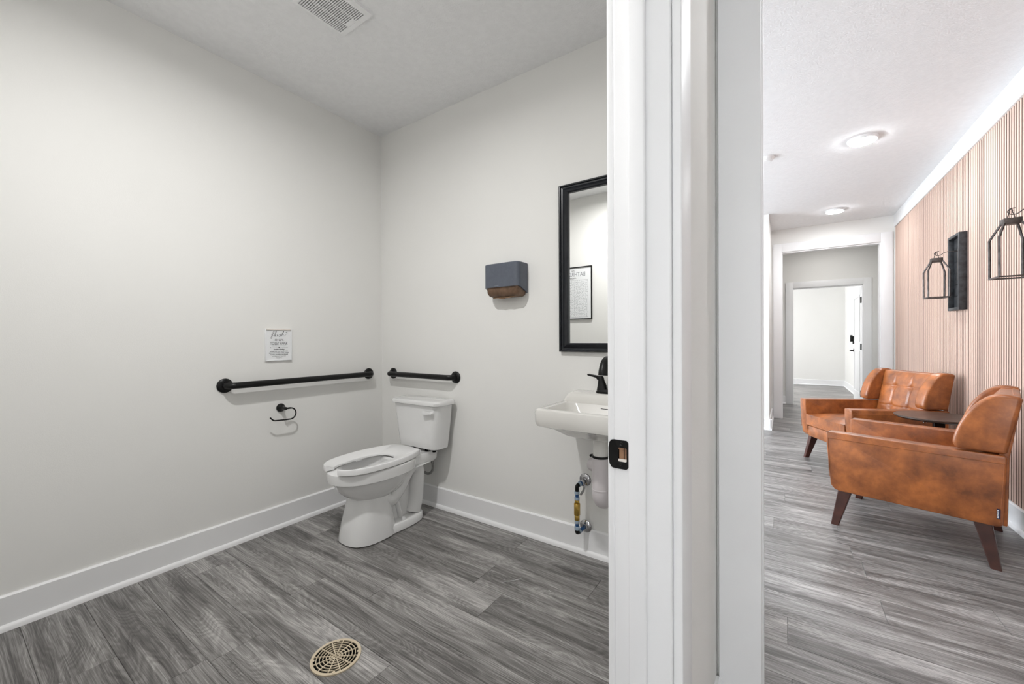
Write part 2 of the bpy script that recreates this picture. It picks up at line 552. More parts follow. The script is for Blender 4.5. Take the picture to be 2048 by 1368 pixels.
for (y0, y1, z0, z1) in ((Y_DOOR2 + .12, 9.75, 0, H), (11.85, Y_ROOM + .1, 0, H), (9.75, 11.85, 0, 0.55), (9.75, 11.85, 2.35, H)):
    box(bm, -2.40, -2.30, y0, y1, z0, z1)
box(bm, -2.4, -1.2, Y_DOOR2, Y_DOOR2 + 0.12, 0, H)
struct('wall_side', bm, 'wall', 'window wall of the farthest room', 'wall')
bm = nb()
for (y0, y1, z0, z1) in ((2.03, 2.62, 0, H), (5.18, 6.18, 0, H), (2.62, 5.18, 0, 0.46), (2.62, 5.18, 2.44, H)):
    box(bm, -3.72, -3.61, y0, y1, z0, z1)
box(bm, -3.72, XL - 0.11, 2.03, 2.14, 0, H)
struct('wall_lounge', bm, 'wall', 'window wall of the open lounge left of the hall', 'wall')
bm = nb()
for (x0, x1, z0, z1) in ((XP1, -0.02, 0, H), (1.02, XW + .1, 0, H), (-0.02, 1.02, 0, 0.68), (-0.02, 1.02, 2.22, H)):
    box(bm, x0, x1, -3.1, -3.0, z0, z1)
struct('wall_near', bm, 'wall', 'hall end wall behind the camera', 'wall')


def window(name, label, axis, at, a0, a1, z0, z1, depth=0.09, sign=-1):
    bm = nb()
    def bx(p0, p1, q0, q1, d0, d1):
        if axis == 'x': box(bm, at + sign * d0, at + sign * d1, p0, p1, q0, q1)
        else: box(bm, p0, p1, at + sign * d0, at + sign * d1, q0, q1)
    bx(a0, a1, z0, z1, 0.060, 0.066)
    w = struct(name, bm, 'glass', label, 'window')
    bm = nb(); t = 0.05
    for (p0, p1, q0, q1) in ((a0, a0 + t, z0, z1), (a1 - t, a1, z0, z1), (a0 + t, a1 - t, z0, z0 + t), (a0 + t, a1 - t, z1 - t, z1), ((a0 + a1) / 2 - .02, (a0 + a1) / 2 + .02, z0 + t, z1 - t), (a0 + t, a1 - t, (z0 + z1) / 2 - .015, (z0 + z1) / 2 + .015)):
        bx(p0, p1, q0, q1, 0.04, 0.09)
    obj('window_frame', bm, 'trim', w)
    return w


window('window_1', 'wide white window of the lounge letting daylight in', 'x', -3.61, 2.62, 5.18, 0.46, 2.44)
window('window_2', 'white window of the farthest room letting daylight in', 'x', -2.30, 9.75, 11.85, 0.55, 2.35)
window('window_3', 'white window at the hall end behind the camera', 'y', -3.0, -0.02, 1.02, 0.68, 2.22)

# ---- slatted accent wall: dark backing with one object per slat
wall_right = struct('wall_right', B(XW + 0.012, XW + 0.10, -3.0, Y_END, 0, H), 'backing', 'accent wall of pink-tan vertical wood slats behind the armchairs', 'wall')
obj('plain_end', B(XW + 0.001, XW + 0.012, -3.0, 1.5, 0, H), 'wall', wall_right)
SL_P, SL_W = 0.0335, 0.0205
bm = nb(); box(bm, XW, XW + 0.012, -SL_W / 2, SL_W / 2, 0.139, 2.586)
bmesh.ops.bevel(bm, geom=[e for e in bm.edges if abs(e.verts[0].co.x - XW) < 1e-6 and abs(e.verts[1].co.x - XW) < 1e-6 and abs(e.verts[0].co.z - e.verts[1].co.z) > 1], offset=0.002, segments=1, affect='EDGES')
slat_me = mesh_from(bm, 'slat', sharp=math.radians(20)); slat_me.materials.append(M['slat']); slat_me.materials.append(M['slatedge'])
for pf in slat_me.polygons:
    if abs(pf.normal.y) > 0.95: pf.material_index = 1  # dark-dyed edges; their dark colour also paints shade into the grooves
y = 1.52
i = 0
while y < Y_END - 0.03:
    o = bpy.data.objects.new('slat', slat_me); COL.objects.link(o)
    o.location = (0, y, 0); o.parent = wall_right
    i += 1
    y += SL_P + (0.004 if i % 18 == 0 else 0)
obj('corner_strip', B(XW - 0.006, XW + 0.012, Y_END - 0.02, Y_END - 0.001, 0.139, 2.586, bev=0.002), 'wall', wall_right)

# ---- skirting: flat board with a rounded shoe
BH = 0.139


def baseboard(name, label, runs):
    """runs: (x0,y0,x1,y1,nx,ny) lines along the wall with the normal into the room"""
    bm = nb()
    for (x0, y0, x1, y1, nx, ny) in runs:
        prof = [(0, 0), (0, BH), (0.008, BH), (0.0145, BH - 0.006), (0.0145, 0.024), (0.022, 0.022), (0.028, 0.015), (0.030, 0.0)]
        r0 = [(x0 + nx * d, y0 + ny * d, z) for d, z in prof]; r1 = [(x1 + nx * d, y1 + ny * d, z) for d, z in prof]
        loft(bm, [r0, r1])
    return struct(name, bm, 'trim', label, 'baseboard')


baseboard('baseboard_left', 'white baseboard along the wall under the long grab bar', [(XL, YF, XL, YB, 1, 0)])
baseboard('baseboard_back', 'white baseboard behind the toilet and sink', [(XL, YB, XP0, YB, 0, -1)])
baseboard('baseboard_partition', 'white baseboards on the bathroom side of the partition', [(XP0, YB, XP0, 0.89, -1, 0), (XP0, YF, XL, YF, 0, 1)])
baseboard('baseboard_right', 'white baseboard below the wood slat wall', [(XW, 1.50, XW, Y_END, -1, 0)])
baseboard('baseboard_hall', 'white baseboard along the short hall wall beside the bathroom door', [(XP1, 0.876, XP1, Y_OPEN, 1, 0), (XP1, -3.0, XP1, -0.20, 1, 0)])
baseboard('baseboard_corner', 'white baseboard wrapping the outside corner at the far left', [(XP1 + 0.03, 6.07, -3.61, 6.07, 0, -1), (XP1, 6.07 - 0.03, XP1, Y_END, 1, 0)])
baseboard('baseboard_vestibule', 'white baseboard in the passage beyond the far opening', [(-1.2, Y_DOOR2, -0.001, Y_DOOR2, 0, -1), (1.157, Y_DOOR2, 1.25, Y_DOOR2, 0, -1)])
baseboard('baseboard_far', 'white baseboard of the farthest bright room', [(-2.3, Y_ROOM, 1.19, Y_ROOM, 0, -1), (1.19, Y_DOOR2 + 0.12, 1.19, Y_ROOM, -1, 0)])
struct('trim_1', B(XW - 0.012, XW + 0.02, 1.5, Y_END, 2.586, H, bev=0.002), 'trim', 'flat white crown board above the wood slat wall', 'trim')

# ---- bathroom door frame
door_1 = struct('door_1', B(XP0, XP1, YJ, YJ + 0.02, 0, 2.06, bev=0.004, seg=3), 'trim', 'white bathroom door frame with black strike plate', 'door frame')
obj('jamb', B(XP0, XP1, YH - 0.02, YH, 0, 2.06, bev=0.0025), 'trim', door_1)
obj('head', B(XP0, XP1, YH, YJ, 2.04, 2.06), 'trim', door_1)
obj('door_stop', B(-0.253, -0.219, YJ - 0.011, YJ, 0, 2.03, bev=0.0045, seg=3), 'trim', door_1)
obj('door_stop', B(-0.253, -0.219, YH, YH + 0.011, 0, 2.03, bev=0.003), 'trim', door_1)
obj('casing', B(XP0 - 0.0155, XP0 - 0.0002, YJ + 0.005, YJ + 0.094, 0, 2.15, bev=0.004, seg=3), 'trim', door_1)
obj('casing', B(XP1 + 0.0002, XP1 + 0.0175, YJ + 0.006, YJ + 0.095, 0, 2.15, bev=0.003, seg=3), 'trim', door_1)
obj('casing', B(XP1 + 0.0002, XP1 + 0.0175, YH - 0.095, YH - 0.006, 0, 2.15, bev=0.003, seg=3), 'trim', door_1)
obj('casing', B(XP1 + 0.0002, XP1 + 0.0175, YH - 0.095, YJ + 0.095, 2.066, 2.155, bev=0.003, seg=3), 'trim', door_1)
# strike plate with lip, latch hole and screws
sp = nb()
zc, hz = 0.929, 0.0285
outer = [(-0.2975, zc + 0.010), (-0.2945, zc + 0.022), (-0.289, zc + 0.0275), (-0.284, zc + hz), (-0.2590, zc + hz), (-0.2560, zc + hz - 0.003), (-0.2545, zc + hz - 0.006),
         (-0.2545, zc - hz + 0.006), (-0.2560, zc - hz + 0.003), (-0.2590, zc - hz), (-0.284, zc - hz), (-0.289, zc - 0.0275), (-0.2945, zc - 0.022), (-0.2975, zc - 0.010)]
hole = [(-0.2755, zc + 0.0125), (-0.2755, zc + 0.0125), (-0.2750, zc + 0.0132), (-0.2735, zc + 0.0140), (-0.2605, zc + 0.0140), (-0.2590, zc + 0.0132), (-0.2583, zc + 0.0120),
        (-0.2583, zc - 0.0120), (-0.2590, zc - 0.0132), (-0.2605, zc - 0.0140), (-0.2735, zc - 0.0140), (-0.2750, zc - 0.0132), (-0.2755, zc - 0.0125), (-0.2755, zc - 0.0125)]


def ylip(x): return YJ - 0.0022 + (0.0015 * max(0, (-0.284 - x) / 0.0135) ** 2 * 4 if x < -0.284 else 0)


vo = [sp.verts.new((x, ylip(x), z)) for x, z in outer]; vi = [sp.verts.new((x, YJ - 0.0022, z)) for x, z in hole]
vi2 = [sp.verts.new((x, YJ - 0.0002, z)) for x, z in hole]; vo2 = [sp.verts.new((x, ylip(x) + 0.002, z)) for x, z in outer]
for a in range(len(outer)):
    b = (a + 1) % len(outer)
    for q in ((vo[a], vo[b], vi[b], vi[a]), (vi[a], vi[b], vi2[b], vi2[a]), (vo[a], vo2[a], vo2[b], vo[b])):
        sp.faces.new(q)
bmesh.ops.remove_doubles(sp, verts=sp.verts[:], dist=1e-6)
plate = obj('strike_plate', sp, 'black', door_1); plate['label'] = 'black strike plate with two screws'
bm = nb(); box(bm, -0.2752, -0.2585, YJ - 0.0006, YJ - 0.0001, zc - 0.0138, zc + 0.0138)
obj('latch_mortise', bm, 'rawwood', plate)
obj('latch_groove', B(-0.2642, -0.2628, YJ - 0.0010, YJ - 0.0004, zc - 0.012, zc + 0.0138), 'darkgap', plate)
obj('latch_groove', B(-0.2755, -0.2735, YJ - 0.0014, YJ - 0.0004, zc - 0.010, zc + 0.010), 'darkgap', plate)
obj('latch_sill', B(-0.2752, -0.2585, YJ - 0.0016, YJ - 0.0004, zc - 0.0138, zc - 0.0085), 'cream', plate)
for sz in (-1, 1):
    bm = nb(); lathe(bm, (-0.2690, YJ - 0.0021, zc + sz * 0.0205), (0, -1, 0), [(0, 0.0042), (0.0008, 0.0036), (0.0009, 0.0018), (0.0003, 0.0010)], 16)
    obj('screw', bm, 'black', plate)
# open door leaf lying against the front wall
leaf = obj('door_leaf', B(-1.145, -0.288, YH - 0.030, YH + 0.004, 0.012, 2.03, bev=0.002), 'trim', door_1)
for hzz in (0.25, 1.02, 1.80):
    bm = nb(); lathe(bm, (-0.285, YH + 0.008, hzz - 0.045), (0, 0, 1), [(0, 0.006), (0.09, 0.006)], 12); obj('hinge', bm, 'black', leaf)
bm = nb(); lathe(bm, (-1.075, YH + 0.0042, 0.93), (0, 1, 0), [(0, 0.03), (0.006, 0.03), (0.008, 0.012), (0.04, 0.012)], 20); tube(bm, [(-1.075, YH + 0.04, 0.93), (-0.96, YH + 0.04, 0.93)], 0.008)
obj('handle', bm, 'black', leaf)

# ---- near cased opening across the hall
trim_2 = struct('trim_2', B(-0.168, -0.057, Y_OPEN, Y_OPEN + 0.018, 0, 2.51, bev=0.003, seg=3), 'trim', 'flat white casing of the opening into the armchair hall', 'trim')
obj('stub', B(XP1 + 0.0005, -0.068, Y_OPEN + 0.018, Y_OPEN + 0.135, 0, H), 'wall', trim_2)
obj('stub', B(1.06, XW + 0.012, Y_OPEN + 0.018, Y_OPEN + 0.135, 0, H), 'wall', trim_2)
obj('header', B(-0.068, 1.06, Y_OPEN + 0.018, Y_OPEN + 0.135, 2.42, H), 'wall', trim_2)
obj('jamb', B(-0.0675, -0.0615, Y_OPEN + 0.018, Y_OPEN + 0.135, 0, 2.415), 'trim', trim_2)
obj('casing', B(-0.168, -0.057, Y_OPEN + 0.135, Y_OPEN + 0.153, 0, 2.51, bev=0.003, seg=3), 'trim', trim_2)
obj('casing', B(1.05, XW, Y_OPEN, Y_OPEN + 0.018, 0, 2.51, bev=0.003), 'trim', trim_2)
obj('casing', B(-0.057, 1.05, Y_OPEN, Y_OPEN + 0.018, 2.41, 2.51, bev=0.003), 'trim', trim_2)

# ---- far cased opening
trim_3 = struct('trim_3', B(-0.149, -0.045, Y_END - 0.019, Y_END - 0.0002, 0, 2.535, bev=0.002), 'trim', 'tall white casing around the opening at the hall end', 'trim')
obj('casing', B(1.025, 1.140, Y_END - 0.019, Y_END - 0.0002, 0, 2.535, bev=0.002), 'trim', trim_3)
obj('head_casing', B(-0.045, 1.025, Y_END - 0.019, Y_END - 0.0002, 2.413, 2.535, bev=0.002), 'trim', trim_3)
obj('jamb', B(-0.050, -0.035, Y_END + 0.0, Y_END + 0.115, 0, 2.413), 'trim', trim_3)
obj('jamb', B(1.015, 1.030, Y_END + 0.0, Y_END + 0.115, 0, 2.413), 'trim', trim_3)
obj('head_jamb', B(-0.035, 1.015, Y_END + 0.0, Y_END + 0.115, 2.398, 2.413), 'trim', trim_3)

# ---- farthest doorway with open door leaf
door_2 = struct('door_2', B(0.0, 0.105, Y_DOOR2 - 0.018, Y_DOOR2 - 0.0002, 0, 2.155, bev=0.002), 'trim', 'white farthest doorway with its door standing open', 'door')
obj('casing', B(1.051, 1.156, Y_DOOR2 - 0.018, Y_DOOR2 - 0.0002, 0, 2.155, bev=0.002), 'trim', door_2)
obj('head_casing', B(0.105, 1.051, Y_DOOR2 - 0.018, Y_DOOR2 - 0.0002, 2.05, 2.155, bev=0.002), 'trim', door_2)
obj('jamb', B(0.100, 0.115, Y_DOOR2, Y_DOOR2 + 0.12, 0, 2.05), 'trim', door_2)
obj('jamb', B(1.041, 1.056, Y_DOOR2, Y_DOOR2 + 0.12, 0, 2.05), 'trim', door_2)
obj('head_jamb', B(0.115, 1.041, Y_DOOR2, Y_DOOR2 + 0.12, 2.035, 2.05), 'trim', door_2)
leaf2 = obj('door_leaf', B(1.040, 1.078, Y_DOOR2 + 0.126, Y_DOOR2 + 1.03, 0.012, 2.03, bev=0.002), 'trim', door_2)
for (z0, z1) in ((0.20, 0.95), (1.10, 1.90)):
    bm = nb()
    for (a0, a1, b0, b1) in ((Y_DOOR2 + .24, Y_DOOR2 + .92, z0, z0 + .03), (Y_DOOR2 + .24, Y_DOOR2 + .92, z1 - .03, z1), (Y_DOOR2 + .24, Y_DOOR2 + .27, z0 + .03, z1 - .03), (Y_DOOR2 + .89, Y_DOOR2 + .92, z0 + .03, z1 - .03)):
        box(bm, 1.034, 1.0398, a0, a1, b0, b1)
    obj('panel_moulding', bm, 'trim', leaf2)
for hzz in (0.24, 1.02, 1.80):
    bm = nb(); box(bm, 1.0375, 1.0408, Y_DOOR2 + 0.055, Y_DOOR2 + 0.118, hzz - 0.05, hzz + 0.05, bev=0.001)
    lathe(bm, (1.036, Y_DOOR2 + 0.122, hzz - 0.05), (0, 0, 1), [(0, 0.008), (0.10, 0.008)], 12)
    obj('hinge', bm, 'black', door_2)
bm = nb(); box(bm, 1.020, 1.0398, Y_DOOR2 + 0.94, Y_DOOR2 + 1.005, 1.06, 1.20, bev=0.004); box(bm, 0.985, 1.020, Y_DOOR2 + 0.955, Y_DOOR2 + 0.985, 1.10, 1.22, bev=0.003)
obj('deadbolt', bm, 'black', leaf2)
bm = nb(); lathe(bm, (1.0398, Y_DOOR2 + 0.97, 0.94), (-1, 0, 0), [(0, 0.032), (0.008, 0.032), (0.010, 0.013), (0.055, 0.013)], 20)
tube(bm, [(0.985, Y_DOOR2 + 0.97, 0.94), (0.985, Y_DOOR2 + 0.85, 0.935)], 0.010)
obj('handle', bm, 'black', leaf2)

# ================================================================== BATHROOM THINGS
# ---- toilet
TX = -2.062
toilet = thing('toilet', 'white floor-mounted toilet with open-front seat in the corner', 'toilet', (TX, 1.65, 0))
bm = nb()
loft(bm, [egg(TX, 1.352, 1.655, 0.128, 0.0, 2.7), egg(TX, 1.338, 1.655, 0.139, 0.006, 2.7), egg(TX, 1.340, 1.650, 0.137, 0.03, 2.7), egg(TX, 1.352, 1.635, 0.127, 0.10, 2.7), egg(TX, 1.372, 1.62, 0.116, 0.17, 2.7), egg(TX, 1.388, 1.61, 0.109, 0.235, 2.7), egg(TX, 1.392, 1.60, 0.105, 0.262, 2.7)])
obj('pedestal', bm, 'porcelain', toilet)
bm = nb()
loft(bm, [egg(TX, 1.445, 1.60, 0.080, 0.222), egg(TX, 1.402, 1.63, 0.103, 0.236), egg(TX, 1.362, 1.67, 0.128, 0.262), egg(TX, 1.325, 1.715, 0.148, 0.295), egg(TX, 1.304, 1.750, 0.159, 0.330), egg(TX, 1.293, 1.775, 0.1655, 0.3585),
          egg(TX, 1.272, 1.80, 0.1795, 0.360), egg(TX, 1.265, 1.81, 0.1850, 0.366), egg(TX, 1.262, 1.815, 0.186, 0.405), egg(TX, 1.264, 1.813, 0.184, 0.418), egg(TX, 1.272, 1.805, 0.177, 0.424),
          egg(TX, 1.318, 1.70, 0.132, 0.424, 2.0), egg(TX, 1.324, 1.695, 0.126, 0.418, 2.0), egg(TX, 1.328, 1.69, 0.122, 0.385, 2.0), egg(TX, 1.345, 1.675, 0.108, 0.33, 2.0), egg(TX, 1.385, 1.645, 0.082, 0.27, 2.0), egg(TX, 1.43, 1.61, 0.055, 0.245, 2.0)])
bowl = obj('bowl', bm, 'porcelain', toilet)
bm = nb()
loft(bm, [rrect(TX - .150, TX + .150, 1.60, 1.80, .02, .362), rrect(TX - .150, TX + .150, 1.60, 1.80, .02, .362)][:1] + [rrect(TX - .105, TX + .105, 1.66, 1.975, .05, .352), rrect(TX - .115, TX + .115, 1.65, 1.985, .05, .366), rrect(TX - .118, TX + .118, 1.65, 1.988, .05, .410), rrect(TX - .112, TX + .112, 1.66, 1.980, .05, .421)])
obj('deck', bm, 'porcelain', toilet)
bm = nb()
loft(bm, [egg(TX, 1.46, 1.868, 0.128, 0.0, 2.8), egg(TX, 1.45, 1.874, 0.135, 0.006, 2.8), egg(TX, 1.452, 1.872, 0.134, 0.040, 2.8), egg(TX, 1.458, 1.864, 0.128, 0.049, 2.8), egg(TX, 1.47, 1.85, 0.115, 0.053, 2.8)])
obj('foot', bm, 'porcelain', toilet)
bm = nb()
for s in (-1, 1):
    xs = TX + s * 0.056
    path = catmull([(xs, 1.53, 0.225), (xs, 1.60, 0.190), (xs, 1.665, 0.235), (xs + s * .004, 1.715, 0.310), (xs, 1.775, 0.352), (xs, 1.825, 0.312), (xs, 1.822, 0.225), (xs, 1.812, 0.13), (xs, 1.79, 0.055)], 6)
    tube(bm, path, [0.052] * len(path), 18)
    p2 = catmull([(xs + s * .012, 1.56, 0.265), (xs + s * .022, 1.63, 0.275), (xs + s * .022, 1.69, 0.325), (xs + s * .012, 1.74, 0.375)], 6)
    tube(bm, p2, [0.034] * len(p2), 16)
loft(bm, [rrect(TX - .060, TX + .060, 1.58, 1.865, .03, .03), rrect(TX - .050, TX + .050, 1.58, 1.868, .03, .20), rrect(TX - .056, TX + .056, 1.60, 1.90, .03, .37)])
for s in (-1, 1):
    tube(bm, catmull([(TX + s * .048, 1.655, .20), (TX + s * .052, 1.675, .12), (TX + s * .060, 1.69, .05)], 5), [.018] * 11, 10)
obj('trapway', bm, 'porcelain', toilet)
for s in (-1, 1):
    bm = nb(); lathe(bm, (TX + s * 0.108, 1.672, 0.050), (0, 0, 1), [(0, .014), (.012, .014), (.020, .010), (.023, .004)], 18); obj('bolt_cap', bm, 'seat', toilet)
# seat: open-front U, dished towards the opening
bm = nb()


def resample(pts, n):
    P = [Vector((x, y, 0)) for x, y in pts]; P = catmull(P, 8)
    d = [0.0]
    for q0, q1 in zip(P, P[1:]): d.append(d[-1] + (q1 - q0).length)
    res = []
    for i in range(n):
        t = d[-1] * i / (n - 1); j = 0
        while j < len(d) - 2 and d[j + 1] < t: j += 1
        f = (t - d[j]) / max(d[j + 1] - d[j], 1e-9)
        res.append(P[j].lerp(P[j + 1], min(f, 1)))
    return res


hs_o = resample([(.056, 1.263), (.100, 1.276), (.145, 1.322), (.172, 1.40), (.184, 1.50), (.183, 1.58), (.172, 1.66), (.150, 1.735), (.125, 1.790), (.108, 1.806), (.06, 1.813), (0, 1.815)], 30)
hs_i = resample([(.048, 1.312), (.068, 1.335), (.086, 1.40), (.094, 1.48), (.091, 1.56), (.074, 1.625), (.045, 1.652), (.02, 1.660), (0, 1.661)], 30)
out = [(TX + p.x, p.y) for p in hs_o] + [(TX - p.x, p.y) for p in hs_o[-2::-1]]
inn = [(TX + p.x, p.y) for p in hs_i] + [(TX - p.x, p.y) for p in hs_i[-2::-1]]
z0, z1, zi = 0.430, 0.460, 0.443
rings = []
for a, b in zip(out, inn):
    A, Bq = Vector((*a, 0)), Vector((*b, 0)); d = (Bq - A).normalized()
    e = 0.007
    rings.append([(A.x, A.y, z0), (A.x, A.y, z1 - e), ((A + d * e * .35).x, (A + d * e * .35).y, z1 - e * .3), ((A + d * e).x, (A + d * e).y, z1),
                  ((Bq - d * e).x, (Bq - d * e).y, zi), ((Bq - d * e * .35).x, (Bq - d * e * .35).y, zi - e * .3), (Bq.x, Bq.y, zi - e), (Bq.x, Bq.y, z0)])
loft(bm, rings)
seat = obj('seat', bm, 'seat', toilet)
for s in (-1, 1):
    bm = nb(); tube(bm, [(TX + s * .07 - .02, 1.822, .436), (TX + s * .07 + .02, 1.822, .436)], .012, 12); obj('hinge', bm, 'seat', seat)
    bm = nb(); box(bm, TX + s * .10 - .012, TX + s * .10 + .012, 1.48, 1.52, .4245, .429); obj('bumper', bm, 'seat', seat)
# tank
bm = nb()
TKX = -2.046
loft(bm, [rrect(TKX - .165, TKX + .165, 1.875, 1.975, (.04, .02), .436), rrect(TKX - .182, TKX + .182, 1.858, 1.985, (.05, .02), .446), rrect(TKX - .189, TKX + .189, 1.853, 1.990, (.05, .02), .50), rrect(TKX - .203, TKX + .203, 1.846, 1.993, (.05, .02), .62), rrect(TKX - .214, TKX + .214, 1.840, 1.995, (.05, .02), .733)])
tank = obj('tank', bm, 'porcelain', toilet)
bm = nb()
loft(bm, [rrect(TKX - .220, TKX + .220, 1.832, 1.998, (.055, .02), .731), rrect(TKX - .229, TKX + .229, 1.824, 2.002, (.055, .02), .736), rrect(TKX - .231, TKX + .231, 1.822, 2.003, (.055, .02), .752), rrect(TKX - .226, TKX + .226, 1.827, 2.000, (.055, .02), .762), rrect(TKX - .21, TKX + .21, 1.842, 1.99, (.05, .02), .766)])
obj('tank_lid', bm, 'porcelain', toilet)
bm = nb()
lathe(bm, (-1.872, 1.8415, .690), (0, -1, 0), [(0, .011), (.014, .010), (.016, .006)], 16)
prism(bm, [(-1.935, .672), (-1.945, .694), (-1.938, .701), (-1.860, .699), (-1.855, .692), (-1.862, .686)], 'y', 1.827, 1.819, 0.0015)
obj('flush_lever', bm, 'seat', tank)
for s in (-.06, .06, .13):
    bm = nb(); lathe(bm, (TKX + s, 1.90, .4215), (0, 0, 1), [(0, .012), (.0145, .012)], 12)
    obj('tank_bolt', bm, 'darkgap', tank)
bm = nb(); tube(bm, catmull([(-2.0, 1.93, .437), (-1.992, 1.942, .375), (-1.980, 1.95, .315), (-1.990, 1.952, .268), (-2.03, 1.956, .243), (-2.08, 1.965, .243), (-2.15, 1.985, .235), (-2.19, 2.005, .215), (-2.20, 2.026, .20)], 8), .0085, 12)
obj('supply_hose', bm, 'hose', toilet)


# ---- grab bars
def grab_bar(label, p0, p1, nrm):
    """p0,p1: flange centres on the wall, nrm: wall normal"""
    p0, p1, nrm = Vector(p0), Vector(p1), Vector(nrm)
    t = thing('grab_bar', label, 'grab bar', p0)
    d = (p1 - p0).normalized()
    so, rr = 0.056, 0.0185
    bend = 0.036
    pts = [p0 + nrm * 0.004, p0 + nrm * (so - bend)]
    for i in range(1, 7):
        a = PI / 2 * i / 6
        pts.append(p0 + nrm * (so - bend + bend * math.sin(a)) + d * (bend - bend * math.cos(a)))
    for i in range(0, 7):
        a = PI / 2 * i / 6
        pts.append(p1 - d * (bend - bend * math.sin(a)) + nrm * (so - bend + bend * math.cos(a)))
    pts.append(p1 + nrm * 0.004)
    bm = nb(); tube(bm, pts, rr, 20); obj('rail', bm, 'black', t)
    for p in (p0, p1):
        bm = nb(); lathe(bm, p, nrm, [(0.0003, .040), (.006, .0405), (.011, .036), (.014, .026), (.015, .019)], 32)
        obj('flange', bm, 'black', t)
    return t


grab_bar('long matte black grab bar on wall above the paper holder', (XL, 0.960, 0.908), (XL, 1.903, 0.909), (1, 0, 0))
grab_bar('short matte black grab bar on wall above the toilet tank', (-2.470, YB, 0.909), (-1.835, YB, 0.908), (0, -1, 0))

# ---- toilet paper holder
t = thing('paper_holder', 'empty black toilet paper holder hook below the long grab bar', 'paper holder', (XL, 1.262, 0.742))
bm = nb(); lathe(bm, (XL, 1.262, .742), (1, 0, 0), [(.0003, .026), (.004, .0265), (.010, .0245), (.017, .019), (.023, .0125), (.030, .010), (.050, .009), (.062, .010), (.070, .008), (.073, .003)], 28); obj('post', bm, 'black', t)
hx = XL + 0.062
pts = [(hx, 1.262 - .02, .742), (hx, 1.290, .7415)]
for i in range(0, 13):
    a = PI / 2 - PI * i / 12
    pts.append((hx, 1.2905 + .0345 * math.cos(a), .707 + .0345 * math.sin(a)))
pts += [(hx, 1.25, .6735), (hx, 1.20, .677), (hx, 1.190, .680), (hx, 1.180, .690), (hx, 1.172, .699)]
bm = nb(); tube(bm, pts[1:], .0043, 10); tube(bm, [(hx, 1.262, .742), (hx, 1.291, .7415)], .0055, 10); obj('hook', bm, 'black', t)

# ---- sign on the left wall
sy0, sy1, sz0, sz1 = 1.172, 1.329, 1.036, 1.233
sign = thing('wall_sign', 'small white plumbing notice on wall above the long grab bar', 'sign', (XL, 1.25, 1.036))
obj('card', B(XL + 0.0003, XL + 0.010, sy0 + .004, sy1 - .004, sz0 + .004, sz1 - .004), 'white', sign)
for (a0, a1, b0, b1) in ((sy0, sy0 + .006, sz0, sz1), (sy1 - .006, sy1, sz0, sz1), (sy0 + .006, sy1 - .006, sz0, sz0 + .006)):
    obj('rim', B(XL + 0.0003, XL + 0.012, a0, a1, b0, b1, bev=.001), 'white', sign)
obj('rim', B(XL + 0.0003, XL + 0.016, sy0 + .006, sy1 - .006, sz1 - .008, sz1, bev=.001), 'cream', sign)
EX, EY = (0, 1, 0), (0, 0, 1)
px = XL + 0.0105
ymid = (sy0 + sy1) / 2
bm = nb()
# flourish lettering "flush"
SCR = [
    [(-.046, .006), (-.040, .022), (-.034, .036), (-.030, .040), (-.031, .032), (-.038, .014), (-.043, -.006), (-.047, -.014), (-.049, -.008), (-.042, .002), (-.034, .006)],
    [(-.034, .006), (-.028, .020), (-.022, .036), (-.018, .041), (-.018, .034), (-.025, .014), (-.027, .003), (-.024, .001), (-.019, .006)],
    [(-.019, .018), (-.023, .006), (-.021, .001), (-.016, .003), (-.010, .016), (-.013, .006), (-.011, .001), (-.007, .004)],
    [(-.007, .004), (.002, .018), (.004, .012), (.004, .004), (-.001, -.001), (-.006, .002)],
    [(.004, .004), (.012, .016), (.020, .034), (.023, .040), (.022, .032), (.013, .010), (.009, .000)],
    [(.010, .004), (.017, .015), (.021, .016), (.020, .008), (.019, .002), (.024, .003), (.034, .012), (.043, .026), (.040, .032), (.033, .026)],
]
for st in SCR:
    pp = [(q.x * 1.08, q.y * .90) for q in catmull([(a, b, 0) for a, b in st], 6)]
    ws = []
    for i in range(len(pp)):
        j = min(i + 1, len(pp) - 1); dy = pp[j][1] - pp[max(i - 1, 0)][1]
        ws.append(.0026 if dy < 0 else .0011)
    ribbon(bm, pp, ws, (px, ymid + .004, 1.185), EX, EY)
obj('script_print', bm, 'print', sign)
bm = nb()
for body, size, width, z, mat in (('-ONLY-', .019, .062, 1.1575, 0), ('TOILET PAPER', .0265, .103, 1.1335, 0)):
    place_bm(bm, text_bm(body, size, width), (px, ymid, z), EX, EY)
obj('heading_print', bm, 'print', sign)
bm = nb()
place_bm(bm, text_bm('DOWN THE TOILET', .0055, .080), (px, ymid, 1.1258), EX, EY)
ribbon(bm, [(-.048, 0), (.048, 0)], .0007, (px, ymid, 1.1175), EX, EY)
for s in (-1, 1): ribbon(bm, [(s * .049, -.0022), (s * .049, .0022)], .0026, (px, ymid, 1.1175), EX, EY)
ribbon(bm, [(-.0036, 0), (.0036, 0)], [.0060, .0060], (px + .0002, ymid, 1.1175), EX, EY)
place_bm(bm, text_bm('Sensitive Plumbing', .0105, .066, .35, .0004), (px, ymid, 1.1025), EX, EY)
for i, (body, w_) in enumerate((('PLEASE DO NOT FLUSH ANY', .106), ('SANITARY ITEMS, WIPES, PAPER', .118), ('TOWELS, DIAPERS OR GREASE', .108))):
    place_bm(bm, text_bm(body, .0080, w_, 0, .0002), (px, ymid, 1.0905 - .0098 * i), EX, EY)
place_bm(bm, text_bm('WE APPRECIATE YOUR HELP', .0058, .083), (px, ymid, 1.0615), EX, EY)
place_bm(bm, text_bm('THANK YOU', .0055, .034), (px, ymid, 1.0510), EX, EY)
obj('small_print', bm, 'print', sign)

